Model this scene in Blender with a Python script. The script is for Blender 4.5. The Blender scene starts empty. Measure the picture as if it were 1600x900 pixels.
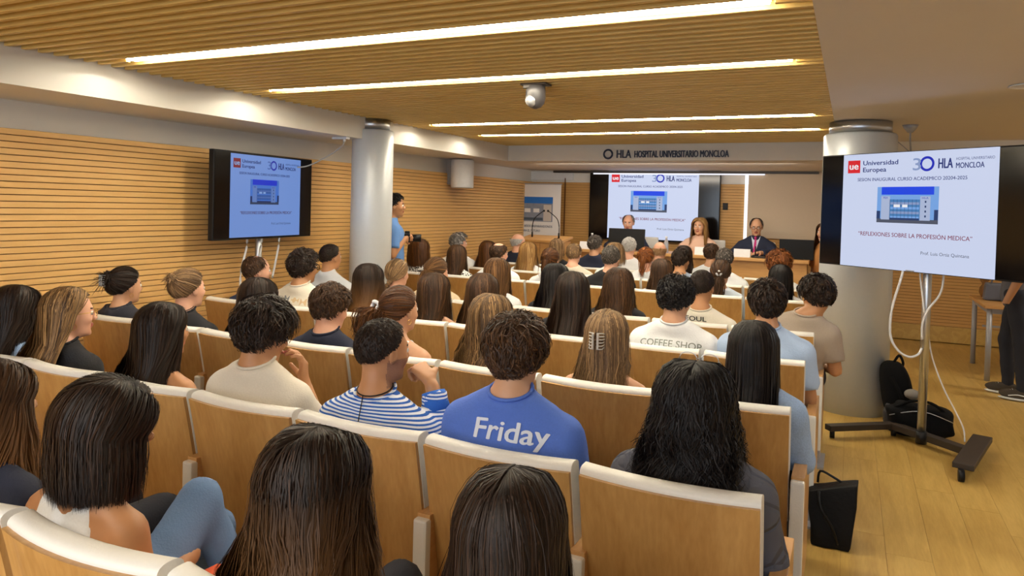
import bpy, bmesh, math, random
import numpy as np
from mathutils import Vector, Matrix
from mathutils.bvhtree import BVHTree
C = bpy.context.scene.collection
PI = math.pi
random.seed(7)

# ------------------------------------------------------------------ camera, world, exposure
cam_d = bpy.data.cameras.new('camera'); cam = bpy.data.objects.new('camera', cam_d); C.objects.link(cam)
cam_d.sensor_width = 36.0; cam_d.lens = 36.0 * 1120 / 1600
cam_d.shift_y = -(450 - 345) / 1600.0
cam_d.clip_start = .05
RM = [(0.90351, 0.03361, -0.42725), (0.42773, -0.00807, 0.90387), (0.02693, -0.99940, -0.02167)]
M4 = Matrix([[RM[i][0], -RM[i][1], -RM[i][2], 0] for i in range(3)] + [[0, 0, 0, 1]])
M4.translation = Vector((0, 0, 1.6)); cam.matrix_world = M4
bpy.context.scene.camera = cam
w = bpy.data.worlds.new('world'); bpy.context.scene.world = w; w.use_nodes = True
w.node_tree.nodes['Background'].inputs[0].default_value = (.82, .9, 1.0, 1)
w.node_tree.nodes['Background'].inputs[1].default_value = .6
vs = bpy.context.scene.view_settings
vs.view_transform = 'Standard'; vs.look = 'None'; vs.gamma = 1; vs.exposure = 0.0
STRIP_EMIT = 62.0

def area(name, loc, rot, sx, sy, power, col):
    l = bpy.data.lights.new(name, 'AREA'); l.shape = 'RECTANGLE'; l.size = sx; l.size_y = sy
    l.energy = power; l.color = col
    o = bpy.data.objects.new(name, l); C.objects.link(o); o.location = loc; o.rotation_euler = rot
    return o
# daylight from the glazed rear of the room, behind the photographer, and the warm lamps of the ceiling behind him
area('window_daylight', (-1.5, -3.2, 1.7), (math.radians(84), 0, 0), 5.5, 2.0, 130, (.78, .88, 1.0))
area('rear_ceiling_lamp', (-1.5, -.6, 2.3), (0, 0, 0), 3.5, .5, 70, (1.0, .87, .68))
area('aisle_ceiling_lamp', (1.7, 3.6, 2.33), (0, 0, 0), .5, .5, 24, (.98, .96, .92))
area('side_ceiling_lamp', (2.6, 7.6, 2.33), (0, 0, 0), .5, .5, 30, (1.0, .90, .76))
area('stage_fill_light', (-2.2, 8.75, 2.14), (math.radians(28), 0, 0), 3.2, .25, 38, (1.0, .89, .74))  # unseen fill, placed and tilted to brighten the front wall

# wide spots added without fixtures, to throw light scallops on the beam face
for i_, y_ in enumerate((2.76, 3.85, 6.03, 7.05)):
    l_ = bpy.data.lights.new('added_scallop_spot', 'SPOT'); l_.energy = 2.1; l_.color = (1.0, .95, .86); l_.spot_size = math.radians(153); l_.spot_blend = .10; l_.shadow_soft_size = .01
    o_ = bpy.data.objects.new('added_scallop_spot', l_); C.objects.link(o_); o_.location = (-3.80, y_, 2.35)

# ------------------------------------------------------------------ helpers
def lin(c):
    return tuple(((v / 255.) / 12.92 if v / 255. <= .04045 else ((v / 255. + .055) / 1.055) ** 2.4) for v in c)
def tag(o, label=None, cat=None, group=None, kind=None):
    if label: o['label'] = label
    if cat: o['category'] = cat
    if group: o['group'] = group
    if kind: o['kind'] = kind
    return o
def empty(name, loc=(0, 0, 0), rz=0, parent=None):
    o = bpy.data.objects.new(name, None); C.objects.link(o); o.location = loc; o.rotation_euler = (0, 0, rz)
    o.empty_display_size = .1
    if parent: o.parent = parent
    return o
def link(name, me, parent=None, loc=None, mats=None):
    o = bpy.data.objects.new(name, me); C.objects.link(o)
    if parent: o.parent = parent
    if loc is not None: o.location = loc
    if mats and not me.materials:
        for m in mats: me.materials.append(m)
    return o
def setmat(o, m):   # object-level material on shared mesh data
    if not o.data.materials: o.data.materials.append(m)
    o.material_slots[0].link = 'OBJECT'; o.material_slots[0].material = m
def mesh_np(name, V, F, smooth=True):
    V = np.asarray(V, np.float32); F = np.asarray(F, np.int32)
    me = bpy.data.meshes.new(name); n = F.shape[1]
    me.vertices.add(len(V)); me.vertices.foreach_set('co', V.ravel())
    me.loops.add(F.size); me.loops.foreach_set('vertex_index', F.ravel())
    me.polygons.add(len(F)); me.polygons.foreach_set('loop_start', np.arange(0, F.size, n, dtype=np.int32))
    me.polygons.foreach_set('use_smooth', np.full(len(F), smooth))
    me.update(calc_edges=True)
    return me
class MB:
    """collects shapes into one mesh"""
    def __init__(s): s.bm = bmesh.new()
    def box(s, c, d, bev=0, rot=None, mat=0):
        r = bmesh.ops.create_cube(s.bm, size=1)
        vs_ = r['verts']
        for v in vs_: v.co = Vector((v.co.x * d[0], v.co.y * d[1], v.co.z * d[2]))
        if bev:
            es = list({e for v in vs_ for e in v.link_edges})
            rb = bmesh.ops.bevel(s.bm, geom=es, offset=bev, segments=2, affect='EDGES', profile=.6)
            vs_ = list({v for f in rb['faces'] for v in f.verts} | {v for v in vs_ if v.is_valid})
        for v in vs_:
            p = v.co.copy()
            if rot is not None: p = rot @ p
            v.co = p + Vector(c)
        for f in {f for v in vs_ for f in v.link_faces}: f.material_index = mat
        return s
    def cyl(s, a, b, r, r2=None, n=16, mat=0, caps=True):
        a = Vector(a); b = Vector(b); d = b - a
        q = Vector((0, 0, 1)).rotation_difference(d)
        r_ = bmesh.ops.create_cone(s.bm, cap_ends=caps, segments=n, radius1=r, radius2=r if r2 is None else r2, depth=d.length)
        for v in r_['verts']: v.co = q @ v.co + (a + b) / 2
        for f in {f for v in r_['verts'] for f in v.link_faces}: f.material_index = mat; f.smooth = len(f.verts) == 4
        return s
    def ball(s, c, r, n=12, mat=0, scale=(1, 1, 1), rot=None):
        r_ = bmesh.ops.create_uvsphere(s.bm, u_segments=n, v_segments=max(6, n // 2 + 2), radius=r)
        for v in r_['verts']:
            p = Vector((v.co.x * scale[0], v.co.y * scale[1], v.co.z * scale[2]))
            if rot is not None: p = rot @ p
            v.co = p + Vector(c)
        for f in {f for v in r_['verts'] for f in v.link_faces}: f.material_index = mat; f.smooth = True
        return s
    def tube(s, pts, r, n=8, mat=0, sub=4):
        P = [Vector(p) for p in pts]
        if sub > 1 and len(P) > 2:
            Q = []
            for i in range(len(P) - 1):
                p0 = P[max(i - 1, 0)]; p1 = P[i]; p2 = P[i + 1]; p3 = P[min(i + 2, len(P) - 1)]
                for k in range(sub):
                    t = k / sub
                    Q.append(.5 * ((2 * p1) + (-p0 + p2) * t + (2 * p0 - 5 * p1 + 4 * p2 - p3) * t * t + (-p0 + 3 * p1 - 3 * p2 + p3) * t ** 3))
            Q.append(P[-1]); P = Q
        rings = []
        for i, p in enumerate(P):
            t = (P[min(i + 1, len(P) - 1)] - P[max(i - 1, 0)]).normalized()
            u = t.cross(Vector((0, 0, 1)))
            if u.length < .1: u = t.cross(Vector((0, 1, 0)))
            u.normalize(); v_ = t.cross(u)
            rr = r[i * (len(r) - 1) // max(1, len(P) - 1)] if isinstance(r, (list, tuple)) else r
            rings.append([s.bm.verts.new(p + u * math.cos(2 * PI * k / n) * rr + v_ * math.sin(2 * PI * k / n) * rr) for k in range(n)])
        for a, b in zip(rings, rings[1:]):
            for k in range(n):
                f = s.bm.faces.new((a[k], a[(k + 1) % n], b[(k + 1) % n], b[k])); f.smooth = True; f.material_index = mat
        for rg in (rings[0], rings[-1]):
            f = s.bm.faces.new(rg); f.material_index = mat
        return s
    def lathe(s, prof, c=(0, 0, 0), n=32, mat=0):
        rings = [[s.bm.verts.new((c[0] + r * math.cos(2 * PI * k / n), c[1] + r * math.sin(2 * PI * k / n), c[2] + z)) for k in range(n)] for r, z in prof]
        for a, b in zip(rings, rings[1:]):
            for k in range(n):
                f = s.bm.faces.new((a[k], a[(k + 1) % n], b[(k + 1) % n], b[k])); f.smooth = True; f.material_index = mat
        for rg in (rings[0], rings[-1]): s.bm.faces.new(rg).material_index = mat
        return s
    def poly(s, pts, mat=0):
        f = s.bm.faces.new([s.bm.verts.new(p) for p in pts]); f.material_index = mat
        return s
    def me(s, name, mats=()):
        bmesh.ops.recalc_face_normals(s.bm, faces=s.bm.faces)
        m = bpy.data.meshes.new(name); s.bm.to_mesh(m); s.bm.free()
        for x in mats: m.materials.append(x)
        return m
    def ob(s, name, mats, parent=None, loc=None):
        if not isinstance(mats, (list, tuple)): mats = [mats]
        return link(name, s.me(name, mats), parent, loc)

# ------------------------------------------------------------------ materials
def newmat(name):
    m = bpy.data.materials.new(name); m.use_nodes = True
    nt = m.node_tree; return m, nt, nt.nodes['Principled BSDF']
def N(nt, t, **k):
    n = nt.nodes.new(t)
    for a, b in k.items():
        if a.startswith('i_'): n.inputs[a[2:].replace('_', ' ')].default_value = b
        else: setattr(n, a, b)
    return n
def plain(name, col, rough=.5, metal=0, noise=.06, scale=30, bump=0, spec=.5, **kw):
    m, nt, b = newmat(name)
    c = lin(col)
    tc = N(nt, 'ShaderNodeTexCoord'); nz = N(nt, 'ShaderNodeTexNoise', i_Scale=scale, i_Detail=3)
    nt.links.new(tc.outputs['Object'], nz.inputs['Vector'])
    mx = N(nt, 'ShaderNodeMix', data_type='RGBA')
    mx.inputs['A'].default_value = tuple(max(0, v * (1 - noise)) for v in c) + (1,)
    mx.inputs['B'].default_value = tuple(min(1, v * (1 + noise)) for v in c) + (1,)
    nt.links.new(nz.outputs['Fac'], mx.inputs['Factor']); nt.links.new(mx.outputs['Result'], b.inputs['Base Color'])
    b.inputs['Roughness'].default_value = rough; b.inputs['Metallic'].default_value = metal
    b.inputs['Specular IOR Level'].default_value = spec
    if bump:
        bp = N(nt, 'ShaderNodeBump', i_Strength=bump, i_Distance=.01)
        nt.links.new(nz.outputs['Fac'], bp.inputs['Height']); nt.links.new(bp.outputs['Normal'], b.inputs['Normal'])
    for k, v in kw.items(): b.inputs[k.replace('_', ' ')].default_value = v
    return m
def emit(name, col, s=1.0):
    m, nt, b = newmat(name)
    b.inputs['Base Color'].default_value = (0.01, 0.01, 0.01, 1); b.inputs['Roughness'].default_value = .35
    b.inputs['Specular IOR Level'].default_value = .2
    b.inputs['Emission Color'].default_value = lin(col) + (1,); b.inputs['Emission Strength'].default_value = s
    return m
def woodmat(name, c1, c2, axis='Z', scale=1.0, rough=.42, rnd=.12, coat=0.0, figure=.5, spec=.5):
    """grain runs along axis; figured with stretched noise rings"""
    m, nt, b = newmat(name)
    tc = N(nt, 'ShaderNodeTexCoord'); oi = N(nt, 'ShaderNodeObjectInfo')
    mp = N(nt, 'ShaderNodeMapping')
    sc = {'X': (1.0, 9, 9), 'Y': (9, 1.0, 9), 'Z': (9, 9, 1.0)}[axis]
    mp.inputs['Scale'].default_value = tuple(v * scale for v in sc)
    ad = N(nt, 'ShaderNodeVectorMath', operation='MULTIPLY_ADD')
    cmb = N(nt, 'ShaderNodeCombineXYZ'); 
    for k in 'XYZ': nt.links.new(oi.outputs['Random'], cmb.inputs[k])
    ad.inputs[1].default_value = (37, 23, 51); nt.links.new(cmb.outputs[0], ad.inputs[0]); nt.links.new(tc.outputs['Object'], ad.inputs[2])
    nt.links.new(ad.outputs[0], mp.inputs['Vector'])
    n1 = N(nt, 'ShaderNodeTexNoise', i_Scale=.55, i_Detail=2.0, i_Distortion=.6); nt.links.new(mp.outputs[0], n1.inputs['Vector'])
    mul = N(nt, 'ShaderNodeMath', operation='MULTIPLY'); mul.inputs[1].default_value = 26.0
    nt.links.new(n1.outputs['Fac'], mul.inputs[0])
    sn = N(nt, 'ShaderNodeMath', operation='SINE'); nt.links.new(mul.outputs[0], sn.inputs[0])
    n2 = N(nt, 'ShaderNodeTexNoise', i_Scale=9.0, i_Detail=4.0); nt.links.new(mp.outputs[0], n2.inputs['Vector'])
    n3 = N(nt, 'ShaderNodeTexNoise', i_Scale=.8, i_Detail=2.0); nt.links.new(tc.outputs['Object'], n3.inputs['Vector'])
    a1 = N(nt, 'ShaderNodeMath', operation='MULTIPLY_ADD'); a1.inputs[1].default_value = .22 * figure; 
    nt.links.new(sn.outputs[0], a1.inputs[0]); nt.links.new(n2.outputs['Fac'], a1.inputs[2])
    a2 = N(nt, 'ShaderNodeMath', operation='MULTIPLY_ADD'); a2.inputs[1].default_value = .5; nt.links.new(n3.outputs['Fac'], a2.inputs[0]); nt.links.new(a1.outputs[0], a2.inputs[2])
    a3 = N(nt, 'ShaderNodeMath', operation='MULTIPLY_ADD'); a3.inputs[1].default_value = rnd * 3; nt.links.new(oi.outputs['Random'], a3.inputs[0]); nt.links.new(a2.outputs[0], a3.inputs[2])
    mr = N(nt, 'ShaderNodeMapRange'); mr.inputs['From Min'].default_value = .35; mr.inputs['From Max'].default_value = 1.15 + rnd * 3
    nt.links.new(a3.outputs[0], mr.inputs['Value'])
    mx = N(nt, 'ShaderNodeMix', data_type='RGBA'); mx.inputs['A'].default_value = lin(c2) + (1,); mx.inputs['B'].default_value = lin(c1) + (1,)
    nt.links.new(mr.outputs[0], mx.inputs['Factor']); nt.links.new(mx.outputs['Result'], b.inputs['Base Color'])
    b.inputs['Roughness'].default_value = rough; b.inputs['Coat Weight'].default_value = coat; b.inputs['Specular IOR Level'].default_value = spec
    bp = N(nt, 'ShaderNodeBump', i_Strength=.08, i_Distance=.002); nt.links.new(n2.outputs['Fac'], bp.inputs['Height']); nt.links.new(bp.outputs['Normal'], b.inputs['Normal'])
    return m
W = {}
W['wall_wood'] = woodmat('wall_plank_wood', (230, 186, 120), (214, 166, 98), 'Y', .6, .5, .05, figure=.3)
W['wall_wood_x'] = woodmat('front_wall_plank_wood', (212, 166, 98), (190, 142, 76), 'X', .6, .5, .05, figure=.3)
W['wall_back'] = plain('dark_backing_wood', (120, 80, 42), .8)  # plain darker brown backing, showing between the planks
W['slat'] = woodmat('ceiling_slat_wood', (226, 192, 116), (204, 168, 90), 'X', .6, .5, .05, figure=.3)
W['slat_back'] = plain('ceiling_backing', (58, 38, 16), .9)
W['chair_wood'] = woodmat('chair_beech_veneer', (204, 160, 98), (172, 126, 68), 'Z', 1.0, .36, .06, coat=.15, figure=.8)
W['arm_wood'] = woodmat('armrest_beech', (214, 168, 110), (186, 136, 80), 'Y', 1.2, .36, .05, coat=.15)
W['leather'] = plain('white_leather', (232, 230, 224), .42, noise=.03, scale=160, bump=.12)
W['floor'] = woodmat('oak_floor_plank', (204, 170, 96), (178, 142, 72), 'Y', 1.3, .34, .06, figure=1.0)
W['white_wall'] = plain('white_plaster', (226, 222, 214), .85, noise=.02, scale=8)
W['white_ceiling'] = plain('ceiling_plaster', (214, 206, 196), .9, noise=.02, scale=4)
W['steel'] = plain('brushed_steel', (200, 203, 208), .34, 1.0, noise=.05, scale=60)
W['col'] = plain('column_grey_paint', (206, 211, 216), .36, .15, noise=.03, scale=40)
W['black'] = plain('black_plastic', (18, 18, 20), .45, spec=.25)
W['black_matt'] = plain('black_fabric', (14, 14, 16), .85, bump=.3, scale=200, spec=.15)
W['brown_black'] = plain('dark_powder_steel', (50, 42, 36), .5)
W['white_plastic'] = plain('white_plastic', (225, 226, 228), .4)
W['white_emit'] = emit('strip_light_diffuser', (255, 243, 216), STRIP_EMIT)
W['table'] = woodmat('table_beech', (216, 168, 104), (190, 140, 80), 'X', .8, .4, .04)
W['grey_metal'] = plain('grey_metal_leg', (164, 164, 168), .45, .2)
W['pale_board'] = plain('pale_beige_panel', (206, 188, 164), .7, noise=.02)
W['skin'] = plain('skin', (210, 160, 126), .5, noise=.05, scale=40, Subsurface_Weight=.0)
W['skin_tan'] = plain('tanned_skin', (184, 132, 92), .48, noise=.05, scale=40)
W['skin_pink'] = plain('fair_skin', (226, 172, 144), .5, noise=.05, scale=40)
W['lips'] = plain('lips', (170, 92, 80), .4)
W['brow'] = plain('brow_hair', (48, 34, 26), .7)
W['stubble'] = plain('stubble', (146, 104, 80), .6, noise=.35, scale=500)
W['eye_white'] = plain('eye_white', (230, 226, 220), .2)
W['iris'] = plain('iris', (60, 40, 28), .2)

# ------------------------------------------------------------------ the setting
CEIL = 2.355; WX = -4.62; WY = 10.6; BX = -4.0; BZ = 2.163; WTOP = 1.985; RX = 4.6
def struct(name, mb, mats, parent=None, kind='structure'):
    o = mb.ob(name, mats, parent)
    if not parent: o['kind'] = kind
    return o
# floor: slab with planks laid along the room where the floor is in view
fl = struct('floor', MB().box((0, 3.9, -.035), (9.6, 14.2, .05)), W['wall_back'])
mb = MB().box((-2.55, 3.9, -.006), (4.3, 14.2, .012)); mb.box((1.95, -1.8, -.006), (4.66, 2.8, .012))
rest = mb.ob('floor_under_seats', W['floor'], fl)
pw = .194; plank_me = {}
for i in range(24):
    x = -.38 + pw * (i + .5)
    y = -.4 - (i * 37 % 17) / 17 * 1.1
    while y < WY:
        L = 1.2; y0 = max(y, -.4); y1 = min(y + L, WY)
        if y1 - y0 > .1:
            k = round(y1 - y0, 3)
            if k not in plank_me: plank_me[k] = MB().box((0, 0, 0), (pw - .0009, k - .0009, .012), bev=.0004).me('plank', [W['floor']])
            link('plank', plank_me[k], fl, (x, (y0 + y1) / 2, -.006))
        y += L
# left wall: plaster band above, wood planks in recessed-joint courses
wl = struct('wall_left', MB().box((WX - .13, 3.9, 1.2), (.14, 14.2, 2.45)), W['white_wall'])
mb = MB().box((WX - .035, 3.9, WTOP / 2), (.05, 14.0, WTOP)); bk = mb.ob('plank_backing', W['wall_back'], wl)
pm = MB().box((0, 0, 0), (.024, 14.0, .0348), bev=.0015).me('plank', [W['wall_wood']])
nrow = 49
for i in range(nrow): link('plank', pm, wl, (WX, 3.9, WTOP - .02 - i * .0402))
# left downstand beam
struct('trim_1', MB().box(((BX - 4.8) / 2, 3.0, (CEIL + .12 + BZ) / 2), (4.8 + BX, 10.6, CEIL + .12 - BZ)), W['white_wall'])
# front beam carrying the lettering, then the underside back to the front wall
struct('trim_2', MB().box((0, 9.6, (CEIL + .12 + BZ + .004) / 2), (9.6, 2.6, CEIL + .12 - BZ - .004)), W['white_wall'])
# front wall
wf = struct('wall_front', MB().box((0, WY + .08, 1.2), (9.6, .14, 2.45)), W['white_wall'])
mb = MB()
for i in range(49):
    z = WTOP - .02 - i * .0402
    for x0, x1 in ((-4.6, -4.1), (-4.08, -3.66), (-3.66, -1.36), (-1.36, 4.5)):
        mb.box(((x0 + x1) / 2, WY - .012, z), (x1 - x0 - .006, .022, .0362))
pj = mb.ob('plank_courses', W['wall_wood_x'], wf); pj['kind'] = 'stuff'
MB().box((0, WY - .002, WTOP / 2), (9.2, .012, WTOP)).ob('plank_backing', W['wall_back'], wf)
MB().box((-4.36, WY - .01, 2.085), (.8, .02, .135), bev=.004).ob('air_grille_panel', W['white_plastic'], wf)
MB().box((-4.09, WY - .024, 1.0), (.012, .012, 2.1)).ob('panel_joint', W['wall_back'], wf)
struct('baseboard_front', MB().box((2.3, WY - .03, .11), (4.5, .04, .2), bev=.004), W['floor'])
# white ceiling on the right, wood slat ceiling over the seats
struct('ceiling', MB().box((2.33, 3.0, CEIL + .045), (4.96, 13.4, .09)), W['white_ceiling'])
cs = struct('ceiling_slatted', MB().box((-2.07, 3.0, CEIL + .1), (3.9, 12, .03)), W['slat_back'])
sm = MB().box((0, 0, 0), (3.845, .026, .058), bev=.003).me('slat', [W['slat']])
STRIPS = [2.76, 3.85, 6.03, 7.05]
stripslats = []
y = -.3; k = 0
while y < 8.27:
    near = [s for s in STRIPS if abs(s - y) < .043]
    if near:
        sl = []
        for x0, x1 in ((-3.995, -3.745), (-.275, -.15)):
            MB().box(((x0 + x1) / 2, y, CEIL + .029), (x1 - x0, .026, .058), bev=.003).ob('slat', W['slat'], cs)
    else: link('slat', sm, cs, (-2.0725, y, CEIL + .029))
    y += .085
wr = struct('wall_right', MB().box((RX + .07, 3.9, 1.2), (.14, 14.2, 2.45)), W['white_wall'])
SN = ['nearest', 'second', 'third', 'farthest']
for i, s in enumerate(STRIPS):
    t = tag(empty('strip_light', (-2.01, s, CEIL)), '%s long glowing linear lamp between the ceiling slats' % SN[i], 'light', 'strip lights in the slatted ceiling')
    MB().box((0, 0, .036), (3.44, .07, .036)).ob('housing', W['white_plastic'], t)
    MB().box((0, 0, .013), (3.43, .062, .010), bev=.002).ob('diffuser', W['white_emit'], t)
# stage
struct('trim_3', MB().box((-2.55, 9.98, .12), (4.0, 1.2, .24)), W['floor'])
# ------------------------------------------------------------------ columns
def column(loc, r, rr, label):
    t = tag(empty('column', loc), label, 'column', None, 'structure'); 
    MB().lathe([(r, 0), (r, CEIL - .115), (r - .012, CEIL - .10), (rr, CEIL - .10)], n=64).ob('shaft', W['col'], t)
    MB().lathe([(rr, CEIL - .10), (rr, CEIL - .004)], n=64).ob('ring', W['steel'], t)
    return t
column((-4.02, 5.45, 0), .190, .155, 'slimmer grey round column beside the left wall')
column((.045, 6.54, 0), .275, .235, 'thick grey round column behind the right-hand television')

# ------------------------------------------------------------------ lettering
def text_me(txt, size, bold=0.0, align='CENTER', ext=0.0, sx=1.0):
    cu = bpy.data.curves.new('t', 'FONT'); cu.body = txt; cu.size = size; cu.align_x = align; cu.offset = bold; cu.extrude = ext
    cu.resolution_u = 3
    o = bpy.data.objects.new('t', cu); C.objects.link(o)
    dg = bpy.context.evaluated_depsgraph_get(); dg.update()
    me = bpy.data.meshes.new_from_object(o.evaluated_get(dg))
    bpy.data.objects.remove(o); bpy.data.curves.remove(cu)
    for v in me.vertices: v.co.x *= sx
    return me
def add_text(mb, txt, x, y, h, mat, bold=0.0, width=None, align='CENTER', z=0.0, size_is_cap=True):
    """flat lettering in the local xy plane of mb, cap height h, fitted to width"""
    me = text_me(txt, 1.0, 0.0)
    xs = [v.co.x for v in me.vertices]; ys = [v.co.y for v in me.vertices]
    if not xs: return
    cap = .70
    sy = h / cap; w0 = max(xs) - min(xs); sx = (width / w0) if width else sy
    for v in me.vertices:
        vx = (v.co.x - min(xs)) * sx
        if align == 'CENTER': vx -= w0 * sx / 2
        v.co = (x + vx, y + v.co.y * sy, z)
    n0 = len(mb.bm.faces)
    k = bold * 1.6 * sy      # heavier weight: the outline laid down again, shifted by a stroke
    sh = [(0, 0)] if not bold else [(-k, 0), (0, 0), (k, 0), (0, k * .5), (0, -k * .5)]
    px = py = 0
    for dx_, dy_ in sh:
        for v in me.vertices: v.co.x += dx_ - px; v.co.y += dy_ - py
        px, py = dx_, dy_
        for v in me.vertices: v.co.z += .00015
        mb.bm.from_mesh(me)
    mb.bm.faces.ensure_lookup_table()
    for f in mb.bm.faces[n0:]: f.material_index = mat
    bpy.data.meshes.remove(me)
def rect(mb, x0, y0, x1, y1, mat, z=0.0):
    mb.poly([(x0, y0, z), (x1, y0, z), (x1, y1, z), (x0, y1, z)], mat)
def ringm(mb, cx, cy, r0, r1, mat, z=0.0, n=32, wob=0):
    for k in range(n):
        a0, a1 = 2 * PI * k / n, 2 * PI * (k + 1) / n
        mb.poly([(cx + r * math.cos(a), cy + r * math.sin(a), z) for r, a in ((r0, a0), (r1, a0), (r1, a1), (r0, a1))], mat)
# slide palette: background, navy, red, white, blue, greyblue, maroon, sky, building pale, glass, dark
def slide_mats(tint, s, tag_):
    cols = [(212, 222, 250), (24, 44, 120), (226, 30, 44), (246, 246, 252), (22, 40, 190), (140, 160, 205), (132, 40, 70), (14, 70, 236),
            (176, 190, 222), (70, 130, 190), (34, 60, 110), (80, 86, 104), (120, 170, 235)]
    return [emit('slide_%s_%d' % (tag_, i), tuple(int(c[j] * tint[j]) for j in range(3)), s) for i, c in enumerate(cols)]
def slide_mesh(mats, w_):
    """slide of unit width w_, 4:3, centred; layers a hair apart"""
    mb = MB(); S = w_ / 4.0
    rect(mb, -2 * S, -1.5 * S, 2 * S, 1.5 * S, 0)
    z = .0006
    rect(mb, -1.86 * S, 1.0 * S, -1.49 * S, 1.34 * S, 2, z); add_text(mb, 'ue', -1.675 * S, 1.10 * S, .18 * S, 3, .02, .26 * S, z=2 * z)
    add_text(mb, 'Universidad', -1.40 * S, 1.20 * S, .12 * S, 1, .015, .98 * S, 'L', z)
    add_text(mb, 'Europea', -1.40 * S, 1.02 * S, .12 * S, 1, .015, .66 * S, 'L', z)
    add_text(mb, '3', .08 * S, 1.03 * S, .30 * S, 5, .01, .2 * S, z=z)
    ringm(mb, .335 * S, 1.18 * S, .125 * S, .185 * S, 4, z)
    add_text(mb, 'HLA', .79 * S, 1.06 * S, .24 * S, 1, .014, .34 * S, z=z)
    add_text(mb, 'HOSPITAL UNIVERSITARIO', 1.04 * S, 1.24 * S, .065 * S, 1, 0, .86 * S, 'L', z)
    add_text(mb, 'MONCLOA', 1.04 * S, 1.05 * S, .13 * S, 1, .012, .64 * S, 'L', z)
    add_text(mb, 'SESION INAUGURAL CURSO ACADEMICO 20204-2025', -.12 * S, .78 * S, .085 * S, 1, .006, 2.86 * S, z=z)
    x0, x1, y0, y1 = -.96 * S, .66 * S, -.30 * S, .62 * S
    rect(mb, x0, y0, x1, y1, 12, z)
    rect(mb, x0 + .12 * S, .42 * S, x1 - .12 * S, y1, 7, 2 * z)
    rect(mb, x0, -.30 * S, x1, -.20 * S, 11, 2 * z)
    rect(mb, x0 + .12 * S, -.22 * S, x0 + .36 * S, .38 * S, 8, 3 * z); rect(mb, .20 * S, -.22 * S, .46 * S, .38 * S, 8, 3 * z)
    rect(mb, x0 + .36 * S, -.22 * S, .20 * S, .30 * S, 9, 3 * z)
    for j in range(4): rect(mb, x0 + .38 * S, (-.185 + .118 * j) * S, .18 * S, (-.125 + .118 * j) * S, 5 if j % 2 else 12, 4 * z)
    for i in range(8): rect(mb, x0 + (.36 + .10 * i) * S, -.22 * S, x0 + (.368 + .10 * i) * S, .30 * S, 10, 5 * z)
    rect(mb, x0 + .47 * S, .10 * S, x0 + .64 * S, .17 * S, 3, 6 * z); rect(mb, x0 + .70 * S, .10 * S, x0 + .84 * S, .17 * S, 3, 6 * z); rect(mb, x0 + .37 * S, -.22 * S, .19 * S, -.17 * S, 10, 6 * z)
    for j in range(4): rect(mb, .32 * S, (-.14 + .12 * j) * S, .36 * S, (-.09 + .12 * j) * S, 10, 4 * z)
    add_text(mb, 'HLA', x0 + .24 * S, .32 * S, .05 * S, 4, .01, .12 * S, z=4 * z); add_text(mb, 'HLA', .33 * S, .32 * S, .04 * S, 4, .01, .16 * S, z=4 * z)
    rect(mb, x0, -.20 * S, x0 + .10 * S, .0 * S, 10, 4 * z); rect(mb, x1 - .10 * S, -.20 * S, x1, .05 * S, 10, 4 * z)
    add_text(mb, '\u201cREFLEXIONES SOBRE LA PROFESI\u00d3N MEDICA\u201d', 0, -.66 * S, .105 * S, 6, .006, 2.95 * S, z=z)
    add_text(mb, 'Prof. Luis Ortiz Quintana', .84 * S, -1.06 * S, .08 * S, 11, 0, 1.16 * S, z=z)
    for v in mb.bm.verts: v.co = Vector((v.co.x, -v.co.z - .001, v.co.y))     # stand it up, facing -y
    return mb.me('slide', mats)
def television(name, label, centre, rz, w_, h_, sw, mats, tilt=0):
    t = tag(empty(name, centre, rz), label, 'television'); 
    MB().box((0, .025, 0), (w_, .045, h_), bev=.006).ob('housing', W['black'], t)
    scr = plain(name + '_glass', (8, 8, 10), .12)
    MB().box((0, .002, 0), (w_ - .022, .004, h_ - .022)).ob('screen', scr, t)
    s = link('slide', slide_mesh(mats, sw), t, (0, -.001, 0))
    MB().box((0, .060, -.05), (w_ * .45, .025, h_ * .5), bev=.01).ob('rear_bracket', W['black'], t)
    return t
# right TV: slide from (-.06,5.74) to (.80,5.10)
d = Vector((.802, -.598, 0)); rzR = math.atan2(-.598, .802)
cR = Vector((.365, 5.425, 1.63))
tvr = television('television', 'large television in front of the thick column, showing the slide', cR, rzR, 1.43, .805, 1.06, slide_mats((1, 1, 1), .86, 'r'))
# left TV
a = Vector((-4.30, 3.88, 0)); b_ = Vector((-4.42, 5.09, 0)); dl = (b_ - a).normalized(); cL = (a + b_) / 2; cL.z = 1.617
rzL = math.atan2(dl.y, dl.x)
tvl = television('television', 'smaller television by the left wall with a bluish slide', cL, rzL, 1.22, .69, .873, slide_mats((.58, .72, .93), .72, 'l'))
MB().box((0, 0, 0), (.06, .004, .008)).ob('badge', W['grey_metal'], tvr, (0, -.001, -.394))
# wall TV behind the speakers' table
tvf = television('television', 'wall television behind the speakers, showing the slide', (-2.675, WY - .10, 1.655), 0, 1.96, 1.065, 1.355, slide_mats((1, 1, 1), .9, 'f'))

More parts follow.
